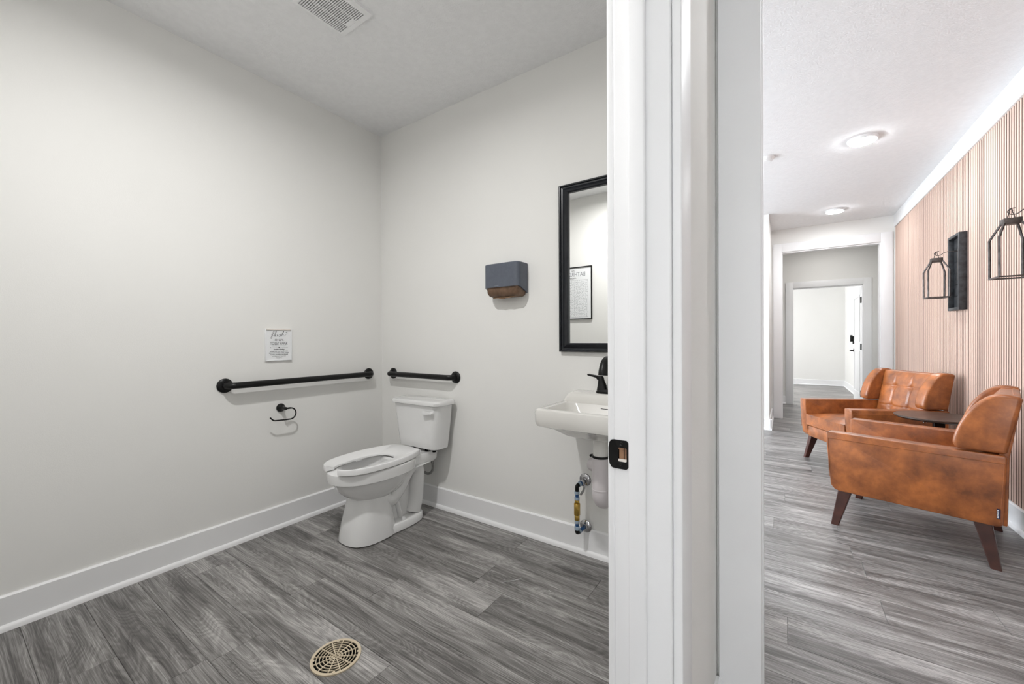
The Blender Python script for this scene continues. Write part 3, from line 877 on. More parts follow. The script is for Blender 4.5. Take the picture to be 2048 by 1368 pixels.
# ---- paper towel dispenser
dsp = thing('towel_dispenser', 'slate grey paper towel dispenser on wall left of the mirror', 'towel dispenser', (-1.39, YB, 1.41))
bm = nb()
dx0, dx1 = -1.516, -1.262
zt = 1.612
rows = []
nz = 8
ring = rrect(dx0, dx1, 1.922, YB - 0.001, (.030, .004), 0, 6)
def cover_bottom(yv):
    f = (yv - 1.922) / (YB - 1.922)
    return 1.470 - 0.040 * max(0, f - .12) ** 1.3
bot = [(x, y, cover_bottom(y)) for x, y, _ in ring]
top = [(x, y, zt - 0.004) for x, y, _ in ring]
ring2 = rrect(dx0 + .004, dx1 - .004, 1.926, YB - 0.001, (.028, .004), 0, 6)
top2 = [(x, y, zt) for x, y, _ in ring2]
ringi = rrect(dx0 + .006, dx1 - .006, 1.929, YB - 0.002, (.025, .004), 0, 6)
boti = [(x, y, cover_bottom(y) + .001) for x, y, _ in ringi]
loft(bm, [boti, bot, top, top2])
obj('cover', bm, 'slate', dsp)
bm = nb()
r0 = rrect(dx0 + .008, dx1 - .008, 1.930, YB - 0.003, (.026, .006), 0, 6)
def tray(zv, ins): return [(x, y, zv) for x, y, _ in rrect(dx0 + .008 + ins, dx1 - .008 - ins, 1.930 + ins * 1.2, YB - 0.003, (.026, .006), 0, 6)]
loft(bm, [tray(1.480, 0.0), tray(1.440, .003), tray(1.424, .010), tray(1.417, .022), tray(1.415, .045)])
obj('tray', bm, 'towel', dsp)
bm = nb()
for i, (a, b, zz) in enumerate(((-1.470, -1.385, 1.4075), (-1.395, -1.315, 1.4095))):
    pts = []
    top_r, low_r = [], []
    for j in range(9):
        f = j / 8; x = a + (b - a) * f
        top_r.append((x, 1.962, 1.4155)); low_r.append((x, 1.958 + .004 * math.sin(f * 9 + i), zz + .003 * math.sin(f * 6 + i * 2)))
    v0 = [bm.verts.new(p) for p in top_r]; v1 = [bm.verts.new(p) for p in low_r]
    v2 = [bm.verts.new((p[0], p[1] + .012, p[2] + .001)) for p in low_r]; v3 = [bm.verts.new((p[0], p[1] + .010, p[2])) for p in top_r]
    for A_, B_ in ((v0, v1), (v1, v2), (v2, v3)):
        for j in range(8): bm.faces.new((A_[j], A_[j + 1], B_[j + 1], B_[j]))
obj('paper_towel', bm, 'paper', dsp)
obj('logo', B(-1.430, -1.402, 1.9212, 1.9222, 1.4775, 1.4795), 'printgrey', dsp)

# ---- mirror
mx0, mx1, mz0, mz1 = -1.046, -0.436, 1.091, 2.012
mir = thing('wall_mirror', 'black framed rectangular mirror above the sink', 'mirror', ((mx0 + mx1) / 2, YB, mz0))
obj('mirror_glass', B(mx0 + .055, mx1 - .055, YB - 0.014, YB - 0.006, mz0 + .042, mz1 - .042), 'mirror', mir)
prof = [(0, .0005), (0, .022), (.005, .026), (.011, .025), (.015, .018), (.024, .017), (.045, .028), (.052, .029), (.060, .024), (.0605, .0145), (.0605, .0005)]
cs = [(mx0, mz0, 1, 1), (mx1, mz0, -1, 1), (mx1, mz1, -1, -1), (mx0, mz1, 1, -1)]
for i in range(4):
    a, b = cs[i], cs[(i + 1) % 4]
    sz = .78 if False else 1.0
    r0 = [(a[0] + a[2] * d, YB - h, a[1] + a[3] * d * .80) for d, h in prof]
    r1 = [(b[0] + b[2] * d, YB - h, b[1] + b[3] * d * .80) for d, h in prof]
    bm = nb(); loft(bm, [r0, r1]); obj('frame_rail', bm, 'blackgloss', mir, sharp=math.radians(25))

# ---- wall-hung sink
SX0, SX1, SY0, SY1 = -0.987, -0.457, 1.612, YB - 0.001
SXC = (SX0 + SX1) / 2
sink = thing('sink', 'white wall-hung rectangular sink below the mirror', 'sink', (SXC, YB, 0.75))
bm = nb()
def sr(i0, i1, f, b, r, z): return rrect(SX0 + i0, SX1 - i0, SY0 + f, SY1 - b, r, z, 6)
loft(bm, [rrect(SXC - .06, SXC + .06, 1.78, 1.90, .055, .690, 6), rrect(SXC - .12, SXC + .12, 1.73, 1.94, .09, .694, 6), rrect(SXC - .175, SXC + .175, 1.68, 1.98, .09, .712, 6), rrect(SXC - .215, SXC + .215, 1.645, SY1, (.08, .004), .742, 6),
          sr(.020, 0, .016, 0, (.05, .004), .750), sr(.006, 0, .005, 0, (.045, .004), .755), sr(.001, 0, .001, 0, (.042, .004), .770), sr(.0, 0, .0, 0, (.040, .004), .815), sr(.003, 0, .003, 0, (.040, .004), .829), sr(.012, 0, .012, 0, (.036, .004), .8345),
          rrect(SX0 + .045, SX1 - .045, SY0 + .036, SY1 - .115, .045, .8335, 6), rrect(SX0 + .052, SX1 - .052, SY0 + .043, SY1 - .122, .045, .826, 6), rrect(SX0 + .075, SX1 - .075, SY0 + .07, SY1 - .137, .06, .765, 6), rrect(SX0 + .13, SX1 - .13, SY0 + .12, SY1 - .19, .05, .722, 6), rrect(SXC - .03, SXC + .03, 1.77, 1.83, .028, .714, 6)])
obj('basin', bm, 'bisque', sink)
bm = nb()
loft(bm, [rrect(SX0 + .004, SX1 - .004, SY1 - .118, SY1, (.02, .004), .820, 6), rrect(SX0 + .012, SX1 - .012, SY1 - .118, SY1, (.02, .004), .838, 6), rrect(SX0 + .022, SX1 - .022, SY1 - .116, SY1, (.02, .004), .858, 6), rrect(SX0 + .036, SX1 - .036, SY1 - .112, SY1, (.02, .004), .876, 6), rrect(SX0 + .050, SX1 - .050, SY1 - .104, SY1, (.02, .004), .884, 6), rrect(SX0 + .060, SX1 - .060, SY1 - .094, SY1, (.02, .004), .885, 6)])
obj('back_ledge', bm, 'bisque', sink)
obj('overflow_slot', B(SXC - .040, SXC + .040, SY1 - .1255, SY1 - .117, .808, .8155, bev=.002), 'darkgap', sink)
bm = nb(); lathe(bm, (SXC, 1.80, .7135), (0, 0, 1), [(0, .026), (.003, .026), (.005, .018), (.004, .006)], 24); obj('drain_flange', bm, 'chrome', sink)

# ---- faucet on the sink ledge
fy = 1.955
fct = thing('faucet', 'matte black two-handle faucet on the sink ledge', 'faucet', (SXC, fy, .885))
bm = nb(); loft(bm, [rrect(SXC - .082, SXC + .082, fy - .030, fy + .026, .026, .8853), rrect(SXC - .082, SXC + .082, fy - .030, fy + .026, .026, .895), rrect(SXC - .070, SXC + .070, fy - .022, fy + .019, .019, .905)]); obj('base_plate', bm, 'black', fct)
bm = nb()
pp = catmull([(SXC, fy, .90), (SXC, fy + .003, .95), (SXC, fy, 1.000), (SXC, fy - .022, 1.040), (SXC, fy - .062, 1.056), (SXC, fy - .098, 1.040), (SXC, fy - .118, 1.006), (SXC, fy - .122, .986)], 6)
rs = [.020 + .003 * abs(2 * i / (len(pp) - 1) - 1) for i in range(len(pp))]
tube(bm, pp, rs, 18); obj('spout', bm, 'black', fct)
for s in (-1, 1):
    hx = SXC + s * 0.052
    bm = nb()
    loft(bm, [rrect(hx - .026, hx + .026, fy - .024, fy + .020, .018, .900), rrect(hx - .022, hx + .022, fy - .020, fy + .016, .015, .925), rrect(hx - .016 + s * .004, hx + .016 + s * .004, fy - .014, fy + .011, .012, .950), rrect(hx - .016 + s * .008, hx + .016 + s * .008, fy - .013, fy + .010, .010, .966), rrect(hx - .013 + s * .010, hx + .013 + s * .010, fy - .011, fy + .008, .009, .972)])
    h_ = obj('handle', bm, 'black', fct)
    bm = nb(); prism(bm, [(hx + s * .000, .962), (hx + s * .02, .972), (hx + s * .075, .980), (hx + s * .078, .976), (hx + s * .076, .972), (hx + s * .03, .962), (hx + s * .02, .950)], 'y', fy - .013, fy + .009, .002)
    obj('lever', bm, 'black', h_)

# ---- drain trap with white cover
trap = thing('drain_trap', 'white covered drain trap hanging under the sink', 'drain pipe', (SXC, 1.80, .37))
bm = nb(); lathe(bm, (SXC, 1.80, .600), (0, 0, 1), [(0, .036), (.086, .036), (.0895, .030)], 24); obj('tailpiece', bm, 'bisque', trap)
bm = nb(); lathe(bm, (SXC, 1.80, .603), (0, 0, 1), [(0, .0415), (.010, .0415)], 24); lathe(bm, (SXC - .043, 1.795, .608), (0, -1, 0), [(0, .006), (.012, .006)], 10); obj('clamp', bm, 'black', trap)
bm = nb(); pp = catmull([(SXC, 1.80, .602), (SXC, 1.80, .55), (SXC, 1.80, .47), (SXC, 1.803, .425), (SXC, 1.825, .395), (SXC, 1.865, .388), (SXC, 1.905, .405), (SXC, 1.922, .45), (SXC, 1.94, .50), (SXC, 1.98, .525), (SXC, 2.026, .525)], 6)
tube(bm, pp, [.0405 if i < len(pp) * .55 else .036 for i in range(len(pp))], 22); obj('trap_cover', bm, 'pvc', trap)
bm = nb(); lathe(bm, (SXC, 1.80, .450), (0, 0, 1), [(0, .0418), (.003, .0422), (.006, .0418)], 24); obj('cover_seam', bm, 'pvc', trap)
bm = nb(); tube(bm, catmull([(SXC - .025, 1.83, .548), (SXC - .05, 1.845, .548), (SXC - .068, 1.855, .546)], 4), [.033] * 8 + [.026], 18); obj('branch', bm, 'pvc', trap)

# ---- water supply with stop valve and brass check valve
vx, vy = -0.912, 1.945
sup = thing('supply_line', 'wall water line with brass valve and chrome flanges under sink', 'water pipe', (vx, YB, .13))
for (ex, ez) in ((-0.900, .398), (-0.893, .152)):
    bm = nb(); lathe(bm, (ex, YB - (.0 if ez > .2 else .0145), ez), (0, -1, 0), [(.0003, .034), (.003, .0335), (.008, .027), (.011, .016), (.018, .014)], 28); obj('flange', bm, 'chrome', sup)
bm = nb(); lathe(bm, (-0.900, YB - .016, .398), (0, -1, -.05), [(0, .011), (.020, .011), (.022, .014), (.036, .014), (.038, .010)], 16); body = obj('stop_valve', bm, 'chrome', sup)
bm = nb(); tube(bm, [(-.896, 1.985, .392), (-.884, 1.972, .382)], .009, 12); tube(bm, catmull([(-.882, 1.968, .381), (-.880, 1.955, .365), (-.888, 1.935, .345)], 4), .0055, 10, flat=.5); obj('valve_handle', bm, 'chrome', body)
bm = nb(); tube(bm, [(-.901, 1.990, .396), (-.908, 1.955, .388)], .0125, 14); obj('coupling', bm, 'pexgrey', sup)
bm = nb(); tube(bm, [(-.9035, 1.978, .393), (-.9055, 1.968, .391)], .0135, 14); obj('band', bm, 'pexblue', sup)
bm = nb(); tube(bm, catmull([(-.908, 1.956, .388), (-.911, 1.946, .384), (vx, vy, .372), (vx, vy, .355)], 5), .0105, 14); obj('elbow', bm, 'black', sup)
def vert(name, z1_, z0_, r, mat):
    bm = nb(); lathe(bm, (vx, vy, z0_), (0, 0, 1), [(0, r * .92), (.002, r), (z1_ - z0_ - .002, r), (z1_ - z0_, r * .92)], 18); obj(name, bm, mat, sup)
vert('fitting', .357, .343, .0135, 'pexgrey'); vert('pipe', .343, .325, .0095, 'pexblue'); vert('fitting', .326, .312, .0135, 'pexgrey')
vert('brass_nut', .312, .294, .0125, 'brass'); vert('brass_valve', .294, .232, .0165, 'brass'); vert('brass_nut', .232, .204, .0135, 'brass')
vert('fitting', .204, .188, .0130, 'pexgrey'); vert('pipe', .188, .172, .0095, 'pexblue'); vert('fitting', .173, .154, .0140, 'pexgrey')
obj('valve_label', B(vx - .0175, vx - .0120, vy - .006, vy + .002, .245, .282), 'white', sup)
bm = nb(); tube(bm, catmull([(vx, vy, .156), (vx, vy, .143), (vx + .001, vy + .010, .137), (vx + .003, vy + .018, .138)], 5), .0115, 14); obj('elbow', bm, 'black', sup)
bm = nb(); tube(bm, [(vx + .003, vy + .016, .138), (vx + .014, vy + .056, .148)], .0100, 14); obj('pipe', bm, 'pexblue', sup)
bm = nb(); tube(bm, [(vx + .003, vy + .014, .138), (vx + .006, vy + .024, .141)], .0130, 14); obj('fitting', bm, 'pexgrey', sup)

# ---- framed maze picture, seen in the mirror
pic = thing('maze_picture', 'black framed white bathroom maze print seen in the mirror', 'picture', (-1.985, YF, 1.386))
px0, px1, pz0, pz1 = -2.214, -1.757, 1.386, 1.975
obj('sheet', B(px0 + .008, px1 - .008, YF + .0005, YF + .010, pz0 + .008, pz1 - .008), 'white', pic)
for (a0, a1, b0, b1) in ((px0, px0 + .010, pz0, pz1), (px1 - .010, px1, pz0, pz1), (px0 + .010, px1 - .010, pz0, pz0 + .010), (px0 + .010, px1 - .010, pz1 - .010, pz1)):
    obj('frame_rail', B(a0, a1, YF + .0005, YF + .020, b0, b1, bev=.001), 'black', pic)
EXm, EYm = (-1, 0, 0), (0, 0, 1)
pcx = (px0 + px1) / 2; pyy = YF + 0.0106
bm = nb()
place_bm(bm, text_bm('BATHROOM', .068, .295), (pcx, pyy, 1.868), EXm, EYm)
obj('heading_print', bm, 'printgrey', pic)
bm = nb()
place_bm(bm, text_bm('the', .026, .035, .4), (pcx, pyy, 1.926), EXm, EYm)
obj('small_print', bm, 'print', pic)
bm = nb()
place_bm(bm, text_bm('maze', .030, .08, .4), (pcx, pyy, 1.842), EXm, EYm)
obj('subheading_print', bm, 'print', pic)
NX, NZ = 26, 30
cell = 0.0138
gx0 = -NX * cell / 2
rm = random.Random(11)
vis = [[False] * NZ for _ in range(NX)]
wallH = [[True] * (NZ + 1) for _ in range(NX)]; wallV = [[True] * NZ for _ in range(NX + 1)]
st = [(0, 0)]; vis[0][0] = True
while st:
    cx, cz = st[-1]; opt = []
    for dx, dz in ((1, 0), (-1, 0), (0, 1), (0, -1)):
        if 0 <= cx + dx < NX and 0 <= cz + dz < NZ and not vis[cx + dx][cz + dz]: opt.append((dx, dz))
    if not opt: st.pop(); continue
    dx, dz = rm.choice(opt)
    if dx: wallV[cx + (1 if dx > 0 else 0)][cz] = False
    else: wallH[cx][cz + (1 if dz > 0 else 0)] = False
    vis[cx + dx][cz + dz] = True; st.append((cx + dx, cz + dz))
bm = nb()
for a in range(NX):
    for b in range(NZ + 1):
        if wallH[a][b]: ribbon(bm, [(gx0 + a * cell, b * cell), (gx0 + (a + 1) * cell, b * cell)], .0020, (pcx, pyy, 1.412), EXm, EYm)
for a in range(NX + 1):
    for b in range(NZ):
        if wallV[a][b]: ribbon(bm, [(gx0 + a * cell, b * cell), (gx0 + a * cell, (b + 1) * cell)], .0020, (pcx, pyy, 1.412), EXm, EYm)
mz = obj('maze_print', bm, 'printgrey', pic); mz['kind'] = 'stuff'

# ---- floor drain
DX, DY, DR = -1.361, 0.848, 0.0865
drn = thing('floor_drain', 'round beige slotted drain grate set in bathroom floor', 'drain', (DX, DY, 0))
bm = nb(); lathe(bm, (DX, DY, 0.0002), (0, 0, 1), [(0, DR - .004), (.0004, DR - .004)], 48); obj('well_shade', bm, 'darkgap', drn)  # flat dark disc paints the shade of the hollow under the grate
def annulus(bm, r0, r1, z0, z1, n=48):
    rings = []
    for (r, z) in ((r0, z0), (r0, z1), (r1, z1), (r1, z0)):
        rings.append([(DX + r * math.cos(2 * PI * k / n), DY + r * math.sin(2 * PI * k / n), z) for k in range(n)])
    loft(bm, rings + [rings[0]], False, False)
bm = nb(); annulus(bm, DR - .010, DR, .0003, .0050); obj('rim', bm, 'drain', drn)
for i in range(6):
    r = .0105 + i * .0112
    bm = nb(); annulus(bm, r - .0014, r + .0014, .0010, .0046); obj('ring', bm, 'drain', drn)
for i in range(12):
    a = 2 * PI * i / 12 + math.radians(8)
    c, s = math.cos(a), math.sin(a); w_ = .0016
    r0, r1 = (.0 if i % 3 == 0 else .010), DR - .009
    bm = nb()
    prism(bm, [(DX + c * r0 - s * w_, DY + s * r0 + c * w_), (DX + c * r1 - s * w_, DY + s * r1 + c * w_), (DX + c * r1 + s * w_, DY + s * r1 - c * w_), (DX + c * r0 + s * w_, DY + s * r0 - c * w_)], 'z', .0010, .0047)
    obj('spoke', bm, 'drain', drn)
for i in range(4):
    a = 2 * PI * i / 4 + math.radians(52)
    bm = nb(); lathe(bm, (DX + (DR - .010) * math.cos(a), DY + (DR - .010) * math.sin(a), .0040), (0, 0, 1), [(0, .0055), (.0015, .0055), (.0015, .003), (.0008, .002)], 16); obj('screw', bm, 'drain', drn)

# ---- ceiling fan grille
vent = thing('fan_grille', 'white slotted exhaust fan grille on the bathroom ceiling', 'vent', (-1.77, 1.10, H - .012))
vx0, vx1, vy0, vy1 = -1.887, -1.650, 0.975, 1.240
obj('fan_opening', B(vx0 + .03, vx1 - .03, vy0 + .02, vy1 - .02, H - .006, H - .0003), 'darkgap', vent)
bm = nb()
ix0, ix1, iy0, iy1 = vx0 + .010, vx1 - .032, vy0 + .02, vy1 - .020
for (a0, a1, b0, b1) in ((vx0, ix0, vy0, vy1), (ix1, vx1, vy0, vy1), (ix0, ix1, vy0, iy0), (ix0, ix1, iy1, vy1)):
    box(bm, a0, a1, b0, b1, H - .014, H - .0003)
obj('frame', bm, 'trim', vent)
bm = nb()
yy = iy0
pitch = .0096
while yy < iy1 - .003:
    box(bm, ix0, ix1, yy, yy + .0043, H - .013, H - .007); yy += pitch
for f in (1 / 3, 2 / 3):
    xx = ix0 + (ix1 - ix0) * f; box(bm, xx - .0016, xx + .0016, iy0, iy1, H - .0131, H - .0075)
box(bm, ix0 + (ix1 - ix0) * .34, ix0 + (ix1 - ix0) * .66, iy1 - .020, iy1, H - .0132, H - .007)
g_ = obj('louvre', bm, 'trim', vent); g_['kind'] = 'stuff'


# ---- ceiling disc lights
def disc_light(label, x, y, mat, r=.098):
    t = thing('ceiling_light', label, 'ceiling light', (x, y, H - .03), group='flush disc lights')
    bm = nb(); lathe(bm, (x, y, H - .0003), (0, 0, -1), [(0, r), (.006, r), (.020, r - .008), (.022, r - .018)], 40); obj('trim_ring', bm, 'trim', t)
    bm = nb(); lathe(bm, (x, y, H - .0225), (0, 0, -1), [(0, r - .014), (.003, r - .018), (.004, r - .05)], 40); obj('diffuser', bm, mat, t)
    return t


bath_lamp = disc_light('round white downlight on the bathroom ceiling', -1.36, 0.52, 'lamp_bath', r=.075)
ld = bpy.data.lights.new('downlight_beam', 'AREA'); ld.shape = 'DISK'; ld.size = 0.10; ld.spread = math.radians(171); ld.energy = P_BATH; ld.color = (1.0, 0.992, 0.985)
lo = bpy.data.objects.new('downlight_beam', ld); COL.objects.link(lo); lo.parent = bath_lamp; lo.location = (0, 0, -0.002)
disc_light('nearer round disc light on hall ceiling, large and bright', 0.508, 4.225, 'lamp_hall')
disc_light('farther round disc light on hall ceiling near the end wall', 0.505, 6.36, 'lamp_hall')
disc_light('round disc light on hall ceiling just past the near casing', 0.508, 2.09, 'lamp_hall')
disc_light('round disc light on hall ceiling behind the camera', 0.508, -2.10, 'lamp_hall')
disc_light('added unseen disc light brightening the passage beyond the far opening', 0.50, 7.95, 'added_lamp_passage')  # added disc, out of view, brightens the passage walls
t = thing('smoke_detector', 'small white smoke detector on hall ceiling by the casing', 'smoke detector', (-0.135, 4.185, H - .03))
bm = nb(); lathe(bm, (-0.135, 4.185, H - .0003), (0, 0, -1), [(0, .060), (.008, .060), (.014, .052), (.026, .046), (.030, .036)], 36); obj('housing', bm, 'trim', t)
bm = nb(); lathe(bm, (-0.135, 4.185, H - .0303), (0, 0, -1), [(0, .030), (.002, .030), (.002, .010)], 24); obj('sensor_cap', bm, 'trim', t)

# ================================================================== HALL THINGS
# ---- armchairs; local x runs front to back, local y from the near arm to the far arm
CU, CW = 0.33, 0.33


def LB(x0, x1, y0, y1, z0, z1, **k): return B(x0 - CU, x1 - CU, y0 - CW, y1 - CW, z0, z1, **k)


def armchair(label, ox, oy, rot):
    c, s = math.cos(rot), math.sin(rot)
    loc = (ox + c * CU - s * CW, oy + s * CU + c * CW, 0)
    t = thing('armchair', label, 'armchair', loc, rot, group='leather armchairs by the slat wall')
    # arms: upright side panels with rounded fronts
    for (a, b, nm) in ((-0.022, 0.064, 0), (0.596, 0.682, 1)):
        bm = nb()
        poly = [(-.012, .250), (.008, .226), (.030, .220), (.655, .220), (.670, .232), (.682, .565), (.676, .575), (-.030, .575), (-.034, .571), (-.033, .50)]
        prism(bm, [(x - CU, z) for x, z in poly], 'y', a - CW, b - CW, .007, 3)
        arm = obj('arm', bm, 'leather', t, world=False)
        yo = (a if nm == 0 else b) - CW + (-.0005 if nm == 0 else .0005)
        bm = nb()
        tube(bm, [(-.025 - CU, yo, .538), (.30 - CU, yo, .538), (.676 - CU, yo, .538)], .0022, 8)
        tube(bm, [(-.018 - CU, yo, .30), (-.025 - CU, yo, .538)], .0018, 8)
        tube(bm, [(.660 - CU, yo, .245), (.674 - CU, yo, .538)], .0018, 8)
        obj('seam', bm, 'leather', arm, world=False)
    # seat base
    bm = nb(); box(bm, -.012 - CU, .66 - CU, .064 - CW, .596 - CW, .222, .325, bev=.012); obj('seat_base', bm, 'leather', t, world=False)
    # seat cushion: pillowed box
    bm = nb(); nx_, ny_ = 14, 14
    def cush(u, v, top):
        x = -.030 + u * .575; y = .066 + v * .528
        puff = (1 - abs(2 * u - 1) ** 4) * (1 - abs(2 * v - 1) ** 4)
        e = .022 * (1 - puff)
        return (x - CU, y - CW, (.452 - e + .010 * puff) if top else (.330 + .004 * (1 - puff)))
    g = [[[bm.verts.new(cush(i / nx_, j / ny_, tp)) for j in range(ny_ + 1)] for i in range(nx_ + 1)] for tp in (1, 0)]
    for tp in (0, 1):
        for i in range(nx_):
            for j in range(ny_):
                q = (g[tp][i][j], g[tp][i + 1][j], g[tp][i + 1][j + 1], g[tp][i][j + 1]); bm.faces.new(q if tp == 0 else q[::-1])
    for i in range(nx_):
        for j in (0, ny_): bm.faces.new((g[0][i][j], g[0][i + 1][j], g[1][i + 1][j], g[1][i][j]))
    for j in range(ny_):
        for i in (0, nx_): bm.faces.new((g[0][i][j], g[0][i][j + 1], g[1][i][j + 1], g[1][i][j]))
    cus = obj('seat_cushion', bm, 'leather', t, world=False, sharp=math.radians(60))
    bm = nb()
    for z in (.432, .345):
        tube(bm, [(.02 - CU, .070 - CW, z), (-.030 - CU, .075 - CW, z), (-.031 - CU, .33 - CW, z + .0), (-.030 - CU, .585 - CW, z), (.02 - CU, .590 - CW, z)], .0035, 8)
    obj('piping', bm, 'leather', cus, world=False)
    # tufted back
    bm = nb(); nu, nv = 72, 60
    w0, w1, zb, zt_ = .075, .585, .42, .862
    bu = (.333, .667); bv = (.30, .70)
    def backp(a, b):
        y = w0 + a * (w1 - w0); z = zb + b * (zt_ - zb)
        x0 = .545 + (z - .42) * .20
        d = 0.0
        for q in bu: d += .007 * math.exp(-((a - q) / .016) ** 2) * (1.0 if b < .72 else max(0.15, 1 - (b - .72) * 3.2))
        for q in bv: d += .005 * math.exp(-((b - q) / .014) ** 2)
        for q in bu:
            for r in bv: d += .012 * math.exp(-(((a - q) * (w1 - w0)) ** 2 + ((b - r) * (zt_ - zb)) ** 2) / .025 ** 2)
        edge = (1 - abs(2 * a - 1) ** 8) * (1 - abs(2 * b - 1) ** 10)
        return (x0 + d + .025 * (1 - edge) - CU, y - CW, z)
    gb = [[bm.verts.new(backp(i / nu, j / nv)) for j in range(nv + 1)] for i in range(nu + 1)]
    for i in range(nu):
        for j in range(nv): bm.faces.new((gb[i][j], gb[i + 1][j], gb[i + 1][j + 1], gb[i][j + 1]))
    back_edge = [gb[i][0] for i in range(nu + 1)] + [gb[nu][j] for j in range(1, nv + 1)] + [gb[i][nv] for i in range(nu - 1, -1, -1)] + [gb[0][j] for j in range(nv - 1, 0, -1)]
    rear = [bm.verts.new((.660 + (v.co.z - .42) * .12 - CU, v.co.y, v.co.z)) for v in back_edge]
    m_ = len(back_edge)
    for i in range(m_): bm.faces.new((back_edge[i], back_edge[(i + 1) % m_], rear[(i + 1) % m_], rear[i]))
    bm.faces.new(rear)
    back = obj('backrest', bm, 'leather', t, world=False, sharp=math.radians(60))
    for a in bu:
        for b in bv:
            p = backp(a, b)
            bm = nb(); lathe(bm, (p[0] + .004, p[1], p[2]), (-1, 0, .2), [(0, .009), (.004, .009), (.007, .006), (.008, .002)], 14); obj('button', bm, 'leather', back, world=False)
    # rear shell
    bm = nb(); prism(bm, [(.640 - CU, .225), (.684 - CU, .225), (.690 - CU, .57), (.728 - CU, .858), (.700 - CU, .868), (.655 - CU, .57)], 'y', .000 - CW, .660 - CW, .006, 2)
    obj('rear_panel', bm, 'leather', t, world=False)
    # wings
    for (a, b, nm) in ((-.018, .076, 0), (.584, .678, 1)):
        bm = nb()
        cur = catmull([(.508, .592, 0), (.500, .620, 0), (.515, .690, 0), (.545, .765, 0), (.590, .832, 0), (.635, .868, 0), (.680, .876, 0), (.722, .868, 0)], 4)
        poly = [(p.x - CU, p.y) for p in cur] + [(.730 - CU, .855), (.682 - CU, .590), (.672 - CU, .583), (.520 - CU, .583)]
        prism(bm, poly, 'y', a - CW, b - CW)
        bmesh.ops.recalc_face_normals(bm, faces=bm.faces[:])
        es = [e for e in bm.edges if len(e.link_faces) == 2 and any(len(f.verts) > 6 for f in e.link_faces)]
        bmesh.ops.bevel(bm, geom=es, offset=.016, segments=3, affect='EDGES', profile=.5)
        wing = obj('wing', bm, 'leather', t, world=False, sharp=math.radians(50))
        yo = (a if nm == 0 else b) - CW
        bm = nb(); tube(bm, [(p.x + .012 - CU if p.x < .66 else p.x - CU, yo + (.004 if nm == 0 else -.004), p.y - (.002 if p.x < .56 else .010)) for p in cur], .0022, 8); obj('seam', bm, 'leather', wing, world=False)
    # legs
    for (ux, wy, tx, ty) in ((.0, .0, .050, .045), (.0, .655, .050, .61), (.652, .0, .600, .045), (.652, .655, .600, .61)):
        bm = nb()
        def sq(x, y, hx, hy, z): return [(x - hx - CU, y - hy - CW, z), (x + hx - CU, y - hy - CW, z), (x + hx - CU, y + hy - CW, z), (x - hx - CU, y + hy - CW, z)]
        loft(bm, [sq(ux + (.004 if ux < .3 else -.004), wy + (.006 if wy < .3 else -.006), .019, .015, 0), sq(tx, ty, .033, .024, .224)])
        bmesh.ops.bevel(bm, geom=[e for e in bm.edges if abs(e.verts[0].co.z - e.verts[1].co.z) > .1], offset=.003, segments=1, affect='EDGES')
        obj('leg', bm, 'legwood', t, world=False)
    return t


ch1 = armchair('cognac leather armchair nearest the camera, side panel in view', 0.248, 3.200, -0.2911)
ch2 = armchair('farther cognac leather armchair with buttoned tufted back in view', 0.463, 4.295, 0.4821)
bm = nb(); box(bm, .649 - CU, .661 - CU, -.0255 - CW, -.0225 - CW, .262, .312); tg = obj('side_tag', bm, 'tagblue', ch1, world=False); tg['label'] = 'small navy tag with white lettering'
bm = nb()
for i in range(6): box(bm, .6505 - CU, .6550 - CU, -.0262 - CW, -.0255 - CW, .267 + i * .0070, .2715 + i * .0070)
obj('tag_print', bm, 'white', tg, world=False)

# ---- side table between the chairs
TBX, TBY, TBZ = 0.903, 4.085, 0.600
tbl = thing('side_table', 'small round dark wood side table between the armchairs', 'side table', (TBX, TBY, 0))
bm = nb(); lathe(bm, (TBX, TBY, TBZ - .020), (0, 0, 1), [(0, .221), (.010, .235), (.017, .235), (.020, .232)], 48); obj('table_top', bm, 'tablewood', tbl)
bm = nb(); loft(bm, [rrect(TBX - .026, TBX + .026, TBY - .020, TBY + .020, .006, .0185, 3), rrect(TBX - .024, TBX + .024, TBY - .018, TBY + .018, .006, .30, 3), rrect(TBX - .030, TBX + .030, TBY - .024, TBY + .024, .006, TBZ - .0245, 3)]); obj('column', bm, 'black', tbl)
bm = nb(); lathe(bm, (TBX, TBY, TBZ - .0245), (0, 0, 1), [(0, .060), (.0043, .060)], 24); obj('mounting_plate', bm, 'chrome', tbl)
bm = nb(); lathe(bm, (TBX, TBY, 0.0002), (0, 0, 1), [(0, .165), (.010, .165), (.018, .150), (.0185, .03)], 40); obj('base_plate', bm, 'black', tbl)
for i in range(3):
    a = math.radians(-35 - 85 * i); c, s = math.cos(a), math.sin(a)
    bm = nb(); lathe(bm, (TBX + c * .217, TBY + s * .217, TBZ - .0265), (0, 0, 1), [(0, .010), (.006, .010)], 12); obj('clip', bm, 'chrome', tbl)


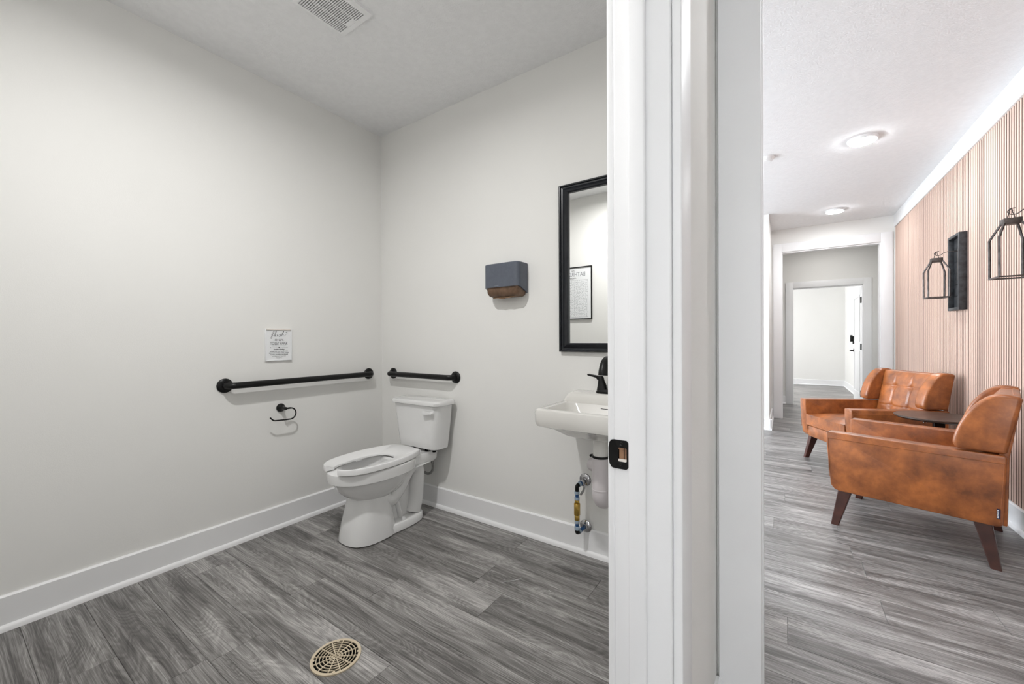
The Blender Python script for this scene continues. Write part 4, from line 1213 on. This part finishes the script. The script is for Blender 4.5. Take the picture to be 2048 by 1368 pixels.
# ---- wall plaques with hanging lanterns
def plaque(label, yc):
    x1_, x0_ = XW - .0005, XW - .048
    t = thing('wall_plaque', label, 'wall plaque', (XW, yc, 1.38), group='lantern plaques on the slat wall')
    y0, y1, z0, z1 = yc - .130, yc + .130, 1.380, 1.985
    for (a0, a1, b0, b1) in ((y0, y0 + .022, z0, z1), (y1 - .022, y1, z0, z1), (y0 + .022, y1 - .022, z0, z0 + .022), (y0 + .022, y1 - .022, z1 - .022, z1)):
        obj('frame_rail', B(x0_, x1_, a0, a1, b0, b1, bev=.0015), 'plaque', t)
    n = 6; hgt = (z1 - z0 - .044) / n
    for i in range(n):
        obj('board', B(x1_ - .016, x1_ - .004, y0 + .022, y1 - .022, z0 + .022 + i * hgt + .001, z0 + .022 + (i + 1) * hgt - .001, bev=.001), 'plaque', t)
    obj('bracket_bar', B(x1_ - .022, x1_ - .016, yc - .012, yc + .012, 1.62, 1.87, bev=.001), 'iron', t)
    bm = nb(); xs = x1_ - .022
    tube(bm, catmull([(xs, yc, 1.855), (xs - .05, yc, 1.858), (xs - .075, yc, 1.852), (xs - .095, yc, 1.835), (xs - .118, yc, 1.832), (xs - .132, yc, 1.846), (xs - .125, yc, 1.862), (xs - .105, yc, 1.866)], 6), .0026, 8)
    obj('hook', bm, 'iron', t)
    return t


def lantern(label, xc, yc):
    t = thing('hanging_lantern', label, 'lantern', (xc, yc, 1.485), group='open iron lanterns on the slat wall')
    hx, hy, zb, zs, zt_ = .066, .070, 1.485, 1.705, 1.778
    hb = .052
    # base frame, corner posts, sloped shoulders, cap block, hanger
    bm = nb()
    for (a0, a1, b0, b1) in ((-hx, hx, -hy, -hy + .012), (-hx, hx, hy - .012, hy), (-hx, -hx + .012, -hy + .012, hy - .012), (hx - .012, hx, -hy + .012, hy - .012)):
        box(bm, xc + a0, xc + a1, yc + b0, yc + b1, zb, zb + .008)
    obj('base_frame', bm, 'iron', t)
    for sx in (-1, 1):
        for sy in (-1, 1):
            bm = nb(); tube(bm, [(xc + sx * (hx - .005), yc + sy * (hy - .005), zb + .004), (xc + sx * (hx - .004), yc + sy * (hy - .004), zs), (xc + sx * .030, yc + sy * .022, zt_ + .010)], .0056, 4, up=(1, 0, 0)); obj('post', bm, 'iron', t)
    bm = nb(); box(bm, xc - .034, xc + .034, yc - .027, yc + .027, zt_, zt_ + .032, bev=.001); obj('cap', bm, 'iron', t)
    bm = nb()
    for s in (-1, 1): tube(bm, catmull([(xc + s * .014, yc, zt_ + .034), (xc + s * .010, yc, zt_ + .055), (xc + s * .005, yc, zt_ + .066), (xc + s * .005, yc, zt_ + .078), (xc, yc, zt_ + .084)], 5), .0022, 8)
    obj('hanger', bm, 'iron', t)
    return t


plaque('black boarded wall plaque behind the farther lantern', 4.68)
plaque('black boarded wall plaque at the right picture edge', 3.36)
LXO = XW - .0225 - .120
lantern('farther open iron lantern hanging before the black plaque', LXO, 4.68)
lantern('nearer open iron lantern at the right picture edge', LXO, 3.36)

bpy.context.view_layer.update()
